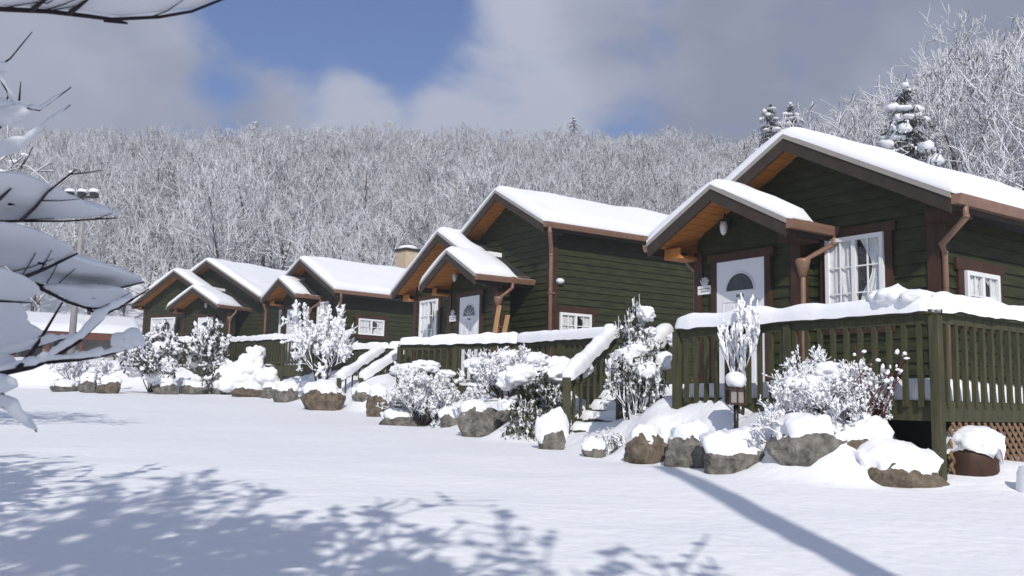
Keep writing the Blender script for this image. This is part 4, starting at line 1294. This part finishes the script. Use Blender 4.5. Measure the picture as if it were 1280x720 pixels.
def conifer_mesh(seed, h, w):
    rng = random.Random(seed)
    tr = MB(); tr.tube([(0, 0, -.5), (0, 0, h * .5), (0, 0, h * .98)], [.14, .09, .02], 7)
    fo = MB(); sn = MB()
    nl = int(h / .42)
    for k in range(nl):
        z = h * (.12 + .86 * k / nl); rr = w / 2 * (1 - (k / nl) ** 2.6) * rng.uniform(.75, 1.1) + .15
        nb = rng.randint(6, 9)
        for j in range(nb):
            a = 2 * math.pi * (j + rng.random()) / nb; l = rr * rng.uniform(.7, 1.15)
            d = Vector((math.cos(a), math.sin(a), 0)); s = Vector((-d.y, d.x, 0)); l *= rng.choice((.65, 1, 1, 1.2))
            b0 = Vector((0, 0, z + rng.gauss(0, .16))); tip = b0 + d * l + Vector((0, 0, -.32 * l))
            mid = b0.lerp(tip, .55) + Vector((0, 0, .12 * l))
            for q in range(26):         # needle tufts hanging along the branch
                t = rng.uniform(.15, 1); c = b0.lerp(mid, t / .55) if t < .55 else mid.lerp(tip, (t - .55) / .45)
                c = c + s * rng.gauss(0, .12 * l); e = c + (d * rng.uniform(-.05, .25) + s * rng.gauss(0, .2) + Vector((0, 0, -rng.uniform(.05, .3))))
                x = s * .04
                fo.quad(c - x, c + x, e + x * .3, e - x * .3)
            if rng.random() < .42:
                c = b0.lerp(tip, rng.uniform(.6, .85)) + Vector((0, 0, .1)); blob(sn, c, ((.16 + .2 * l * .5) * rng.uniform(.5, 1.5), .16 + .12 * l, rng.uniform(.08, .2)), rng.randint(0, 50), 2, .35, 1.6)
    return tr.build('trunk', BARK), fo.build('crown', NEEDLE), sn.build('snow_clumps', SNOW)


CON = [conifer_mesh(7, 6.5, 3.4), conifer_mesh(8, 7.5, 3.2)]
for u, v, Y, sc, k, lab in ((1130, 104, 40, 1.15, 0, 'dark conifer loaded with snow right above the nearest roof'), (962, 128, 62, .9, 1, 'small snowy conifer just left of the nearest roof ridge'), (988, 128, 63, .85, 0, 'snowy conifer touching the ridge of the nearest roof'),
                            (319, 150, 132, .8, 1, 'lone snowy conifer on the skyline above the chimney cabin'), (717, 145, 135, .6, 0, 'small dark conifer on the skyline left of the big roof'), (630, 196, 110, .5, 1, 'tiny dark conifer among frosted trees mid-hill')):
    p = at(u, v, Y); hgt = (6.5, 7.5)[k] * sc
    r = tree_thing(CON[k], lab, (p.x, p.y, p.z - hgt), sc, rng.uniform(0, 6), None, 'conifer')

# the rest of the wood: one mass of instanced trees
pts = []
rng = random.Random(9)
while len(pts) < 5000:
    Y = math.sqrt(rng.uniform(70 ** 2, 205 ** 2)); X = rng.uniform(-.62, .66) * Y
    if any((X - a) ** 2 + (Y - b) ** 2 < 4 for a, b in used): continue
    pts.append((X, Y))
xa = np.array(pts); za = terrain(xa[:, 0], xa[:, 1])
me = bpy.data.meshes.new('wood'); me.from_pydata([(x, y, z - .1) for (x, y), z in zip(pts, za)], [], [])
wood = bpy.data.objects.new('frosted_wood', me); COL.objects.link(wood)
wood['kind'] = 'stuff'; wood['label'] = 'mass of frosted bare trees covering the hillside'
lib = bpy.data.collections.new('tree_library')
for k in range(7):
    tm, cm = PROTO[k]
    me2 = bpy.data.meshes.new('wood_tree')
    bm = bmesh.new(); bm.from_mesh(tm.data); n0 = len(bm.faces); bm.from_mesh(cm.data)
    bm.faces.ensure_lookup_table()
    for f in bm.faces[n0:]: f.material_index = 1
    bm.to_mesh(me2); bm.free(); me2.materials.append(FROSTT); me2.materials.append(FROST)
    o = bpy.data.objects.new('wood_tree', me2); lib.objects.link(o)
for pr in PROTO + [RED] + CON:
    for o in pr: bpy.data.objects.remove(o)
ng = bpy.data.node_groups.new('scatter_trees', 'GeometryNodeTree')
ng.interface.new_socket('Geometry', in_out='INPUT', socket_type='NodeSocketGeometry'); ng.interface.new_socket('Geometry', in_out='OUTPUT', socket_type='NodeSocketGeometry')
N, L = ng.nodes, ng.links
gi, go = N.new('NodeGroupInput'), N.new('NodeGroupOutput')
ip = N.new('GeometryNodeInstanceOnPoints'); ci = N.new('GeometryNodeCollectionInfo'); ci.inputs['Collection'].default_value = lib; ci.inputs['Separate Children'].default_value = True; ci.inputs['Reset Children'].default_value = True
ip.inputs['Pick Instance'].default_value = True
rv = N.new('FunctionNodeRandomValue'); rv.data_type = 'FLOAT_VECTOR'; rv.inputs[0].default_value = (0, 0, 0); rv.inputs[1].default_value = (.08, .08, 6.28)
rs = N.new('FunctionNodeRandomValue'); rs.data_type = 'FLOAT'; rs.inputs[2].default_value = .55; rs.inputs[3].default_value = 1.0
L.new(gi.outputs[0], ip.inputs['Points']); L.new(ci.outputs[0], ip.inputs['Instance']); L.new(rv.outputs[0], ip.inputs['Rotation']); L.new(rs.outputs[1], ip.inputs['Scale']); L.new(ip.outputs[0], go.inputs[0])
md = wood.modifiers.new('scatter', 'NODES'); md.node_group = ng

# ------------------------------------------------------------------ the near tree on the left, with snow-laden fans of twigs
ZC = 2.6
tl = (-2.75, 1.4)
nt_ = thing('snowy_tree', 'near tree at the left edge, its fan twigs heaped with snow', 'tree', (tl[0], tl[1], gz(*tl)))
mb = MB(); mb.tube([(tl[0], tl[1], gz(*tl) - .2), (tl[0] + .05, tl[1], 1.6), (tl[0] - .05, tl[1] + .1, 3.2)], [.13, .1, .07], 10); mb.build('trunk', BARK, nt_)


def smooth_loop(poly, n=90):
    P = np.array([p[:] for p in poly]); m = len(P); out = []
    seg = np.linalg.norm(np.roll(P, -1, 0) - P, axis=1); cum = np.concatenate([[0], np.cumsum(seg)])
    for t in np.linspace(0, cum[-1], n, endpoint=False):
        i = min(m - 1, np.searchsorted(cum, t, 'right') - 1); f = (t - cum[i]) / max(seg[i], 1e-9)
        p0, p1, p2, p3 = P[(i - 1) % m], P[i], P[(i + 1) % m], P[(i + 2) % m]
        cr = .5 * ((2 * p1) + (-p0 + p2) * f + (2 * p0 - 5 * p1 + 4 * p2 - p3) * f * f + (-p0 + 3 * p1 - 3 * p2 + p3) * f ** 3)
        out.append(.5 * cr + .5 * (p1 * (1 - f) + p2 * f))
    return np.array(out)


def puff(mb, poly, top, bot, seed, dv=(0, 0, 1)):
    """pillow of snow over a flat outline lying on a fan of twigs"""
    E = smooth_loop(poly); c = E.mean(0); rows_t, rows_b = [], []
    nrm = np.cross(E, np.roll(E, -1, 0)).sum(0)
    if nrm @ np.array(dv) < 0: E = E[::-1]
    dv = np.array(dv, float)
    nn = fbm(E * 22 + seed * 3, seed + 5, 2)[:, None]; E = E + (E - c) / np.maximum(np.linalg.norm(E - c, axis=1)[:, None], 1e-6) * nn * .012
    for s in (1.0, .985, .95, .88, .75, .55, .3, .05):
        h = math.sqrt(max(0, 1 - s ** 3))
        r = c + (E - c) * s
        n = fbm(r * 9 + seed, seed, 2)
        zt_ = r + dv * (top * h * (1 + .35 * n))[:, None]; rows_t.append(zt_)
        zb_ = r - dv * (bot * h * (1 + .5 * n))[:, None]; rows_b.append(zb_)
    mb.grid([[Vector(p) for p in r] for r in rows_t], wrap=True); mb.grid([[Vector(p) for p in r][::-1] for r in rows_b], wrap=True)


def fan(polys, twigs, z, tilt=(0, 0), top=.028, bot=.005, seed=0, r=.0055):
    """outlines (photo pixels) laid on a nearly level sheet at height z"""
    def hit(u, v):
        d = rt * ((u - 640) / F_PX) - up * ((v - 360) / F_PX) + fw
        n = Vector((-tilt[0], -tilt[1], 1)); o = Vector((0, 0, z)) - Vector((0, 0, EYE)); o = Vector((0, 0, z - EYE)) - n * 0
        t = n.dot(Vector((tilt_c.x, tilt_c.y, z - EYE))) / n.dot(d)
        p = d * t; return Vector((p.x, p.y, p.z + EYE))
    tilt_c = Vector((-1.6, 2.6, 0))
    sb = MB(); tb_ = MB()
    for i, pl_ in enumerate(polys): puff(sb, [hit(*p) for p in pl_], top, bot, seed + i)
    for tw_ in twigs:
        pp = [hit(*p) - Vector((0, 0, bot + r * .6)) for p in tw_]
        n = len(pp); tb_.tube(pp, [r * (1 - .6 * k / (n - 1)) for k in range(n)], 6)
    rg = random.Random(seed)
    for tw_ in twigs[:2]:
        for q in range(max(1, len(tw_) // 2)):
            k = rg.randrange(len(tw_) - 1); t = rg.random()
            a = [tw_[k][c] * (1 - t) + tw_[k + 1][c] * t for c in (0, 1)]
            e = (a[0] + rg.uniform(12, 60), a[1] - rg.uniform(2, 34))
            m_ = ((a[0] + e[0]) / 2, (a[1] + e[1]) / 2 + rg.uniform(-1, 4))
            tb_.tube([hit(*p_) - Vector((0, 0, bot + .004)) for p_ in (a, m_, e)], [.0022, .0017, .001], 5)
    o = tb_.build('branch', TWIG, nt_)
    sb.build('branch_snow', SNOW, o)
    return o


fan([[(-60, 225), (0, 217), (31, 219), (67, 235), (110, 256), (143, 268), (90, 273), (44, 275), (0, 273), (-60, 275)]],
    [[(-60, 274), (0, 273), (30, 273), (80, 273), (145, 269)], [(26, 273), (45, 255), (60, 236), (95, 208)], [(0, 245), (14, 232)]], EYE + .52, (.0, -.05), seed=1)
fan([[(-60, 285), (0, 278), (36, 285), (85, 307), (100, 325), (143, 337), (176, 350), (156, 361), (127, 362), (80, 357), (43, 352), (18, 341), (0, 331), (-60, 325)]],
    [[(-60, 310), (0, 331), (20, 341), (45, 354), (60, 361), (85, 374), (110, 382), (150, 382), (186, 358)], [(29, 344), (60, 331), (97, 313)], [(43, 352), (90, 359), (130, 362), (180, 349)], [(-20, 345), (12, 340), (20, 341)]], EYE + .42, (.02, -.08), seed=3, r=.007)
fan([[(56, 358), (100, 361), (150, 362), (166, 372), (150, 383), (115, 384), (85, 375)]], [[(40, 352), (85, 375), (110, 383), (150, 384)], [(110, 383), (130, 395), (100, 425)]], EYE + .37, (.02, -.1), seed=6)
fan([[(-50, 340), (0, 337), (35, 349), (48, 369), (28, 376), (0, 373), (-50, 372)], [(-60, 380), (0, 376), (28, 381), (38, 405), (62, 424), (52, 432), (20, 434), (0, 441), (-60, 440)]],
    [[(-50, 372), (0, 373), (40, 375)], [(-60, 440), (0, 441), (40, 432), (62, 425)]], EYE + .3, (.0, -.12), seed=8)
# lower limbs below, seen against the lodge
def limb(pts, r, snow=0, seed=0, depthY=2.6):
    pp = [at(u, v, depthY + dy) for u, v, dy in pts]
    mb = MB(); n = len(pp); mb.tube(pp, [r * (1 - .65 * k / (n - 1)) for k in range(n)], 7); o = mb.build('branch', TWIG, nt_)
    if snow:
        sb = MB()
        fine = []
        for a, b_2 in zip(pp, pp[1:]): fine += [a.lerp(b_2, k / 14) for k in range(14)]
        fine.append(pp[-1]); m = len(fine)
        rr = [max(.002, (r * .5 + snow * (.55 + .7 * float(vnoise(np.array([k * .21, seed * 3.3, .5]), 6)) + .25 * float(vnoise(np.array([k * .6, seed * 1.3, .5]), 7)))) * min(1, (m - 1 - k) / 8 + .1)) for k in range(m)]
        sb.tube([p + Vector((0, 0, r * .5 + q * .55)) for p, q in zip(fine, rr)], rr, 9)
        sb.build('branch_snow', SNOW, o)
    return o


limb([(-60, 480, 0), (0, 466, 0), (40, 458, .05), (60, 450, .1), (100, 425, .1), (132, 392, .15), (166, 374, .2)], .012, .012, 1)
limb([(58, 452, .1), (100, 449, .1), (132, 444, .12), (178, 431, .15)], .008, .012, 2)
limb([(22, 462, 0), (40, 440, .1), (56, 415, .15), (78, 378, .2)], .008, 0, 3)
limb([(-60, 492, 0), (0, 490, 0), (18, 505, 0), (46, 540, .05)], .006, .0, 4)
limb([(-40, 455, .1), (20, 440, .1), (60, 428, .15), (95, 420, .2)], .007, .016, 5)
sb = MB(); puff(sb, [at(u, v, 2.72) for u, v in ((138, 432), (142, 417), (155, 410), (170, 411), (182, 422), (180, 433), (160, 439))], .03, .03, 4, (0, -1, 0)); sb.build('branch_snow', SNOW, nt_)
sb = MB(); puff(sb, [at(u, v, 2.6) for u, v in ((-40, 470), (0, 468), (22, 474), (26, 484), (0, 492), (-40, 492))], .03, .03, 5, (0, -1, 0)); sb.build('branch_snow', SNOW, nt_)
sb = MB(); puff(sb, [at(u, v, 2.6) for u, v in ((-30, 490), (0, 489), (18, 500), (46, 536), (30, 530), (10, 512), (-30, 505))], .02, .02, 6, (0, -1, 0)); sb.build('branch_snow', SNOW, nt_)
sb = MB(); puff(sb, [at(u, v, 2.7) for u, v in ((-10, 442), (10, 438), (18, 450), (28, 460), (10, 463), (-10, 466))], .03, .03, 7, (0, -1, 0)); sb.build('branch_snow', SNOW, nt_)
# upper twigs
limb([(-60, 120, 0), (0, 82, 0), (13, 73, .05), (40, 40, .1)], .005, 0, 6, 3.2)
limb([(-40, 60, 0), (0, 98, 0), (20, 133, .05), (49, 138, .1), (89, 109, .15)], .006, .01, 7, 3.2)
limb([(24, 125, .05), (26, 102, .1)], .004, 0, 8, 3.2)
limb([(-40, 195, 0), (0, 193, 0), (35, 174, .05), (88, 131, .1)], .005, .012, 9, 3.2)
limb([(0, 160, 0), (10, 120, .1), (4, 95, .1)], .004, 0, 10, 3.2)
sb = MB()
for k, pl_ in enumerate((((-30, 140), (0, 136), (25, 132), (36, 140), (20, 150), (0, 156), (-30, 158)), ((-30, 180), (0, 176), (20, 170), (36, 173), (25, 188), (0, 195), (-30, 196)), ((-20, 82), (8, 78), (20, 80), (8, 88), (-20, 92)), ((-30, 122), (4, 124), (14, 132), (0, 138), (-30, 138)))):
    sb = MB(); puff(sb, [at(u, v, 3.2) for u, v in pl_], .03, .03, 20 + k, (0, -1, 0)); sb.build('branch_snow', SNOW, nt_)
# bough across the top
fan([[(-80, -40), (100, -45), (280, -12), (271, 1), (240, 9), (200, 16), (150, 19), (100, 14), (40, 9), (0, 7), (-80, 2)]],
    [[(-80, 3), (0, 7), (60, 10), (110, 16), (140, 20), (200, 17), (240, 10), (285, -8)], [(40, 9), (62, -10)], [(88, 12), (110, -5)], [(130, 20), (160, 25)]], EYE + 1.05, (0, -.03), seed=30, r=.008)

# ------------------------------------------------------------------ behind the camera: trees and pole whose shadows cross the lawn
SP = bare_tree_mesh('bare_tree', 300, 6.6, depth=5, kids=(3, 4), thick=1.1, upb=.15, twig_r=.011, spread=.7)
SP2 = bare_tree_mesh('bare_tree', 301, 5.8, depth=5, kids=(3, 4), thick=1.0, upb=.15, twig_r=.011, spread=.75)


def laden(proto, seed, n, s):
    rng_ = random.Random(seed); vs = proto[1].data.vertices; cb_ = MB()
    for k in range(n):
        v = vs[rng_.randrange(len(vs))].co; a = s * rng_.uniform(.5, 1.5); blob(cb_, (v.x, v.y, v.z + .04), (a, a, a * .45), rng_.randint(0, 40), 1, .3)
    return cb_.build('snow_clumps', SNOW)


SP = SP + (laden(SP, 1, 1500, .05),); SP2 = SP2 + (laden(SP2, 2, 1500, .05),)
for x, y, pr, sc, rz, lab in ((-3.5, -2.6, SP, 1.2, .4, 'snowy bare tree behind the camera shading the left lawn'), (-1.35, -2.0, SP2, 1.34, 2.2, 'snowy bare tree behind the camera shading the middle lawn'), (.55, -1.9, SP2, 1.08, 1.0, 'small snowy bare tree behind the camera at the right'),
                              (-9.6, 11.5, SP, .95, 1.2, 'snowy bare tree left of the frame shading the far lawn'), (-5.3, 3.0, SP2, .98, 3.0, 'snowy bare tree left of the frame shading the near lawn')):
    tree_thing(pr, lab, (x, y, gz(x, y) - .1), sc, rz, None, 'bare_tree')
for o in SP + SP2: bpy.data.objects.remove(o)
ux, uy = 2.64, -2.2
up_ = thing('utility_pole', 'wooden utility pole behind the camera casting the long shadow', 'utility pole', (ux, uy, gz(ux, uy)))
mb = MB(); mb.tube([(ux, uy, gz(ux, uy) - .5), (ux, uy, gz(ux, uy) + 9.0)], [.16, .13], 14); mb.build('pole', BARK, up_)

# ------------------------------------------------------------------ the cold air between here and the hill
mb = MB(); mb.box((0, 145, 32), (330, 175, 40)); hz = mb.build('haze', [], None); hz['kind'] = 'stuff'
hm = bpy.data.materials.new('haze'); hm.use_nodes = True; nt = hm.node_tree; nt.nodes.clear()
o_ = nt.nodes.new('ShaderNodeOutputMaterial'); pv = nt.nodes.new('ShaderNodeVolumePrincipled'); pv.inputs['Density'].default_value = .0023; pv.inputs['Color'].default_value = (.9, .93, 1, 1); pv.inputs['Anisotropy'].default_value = .1
nt.links.new(pv.outputs[0], o_.inputs['Volume']); hz.data.materials.append(hm)
C.cycles.volume_bounces = 0
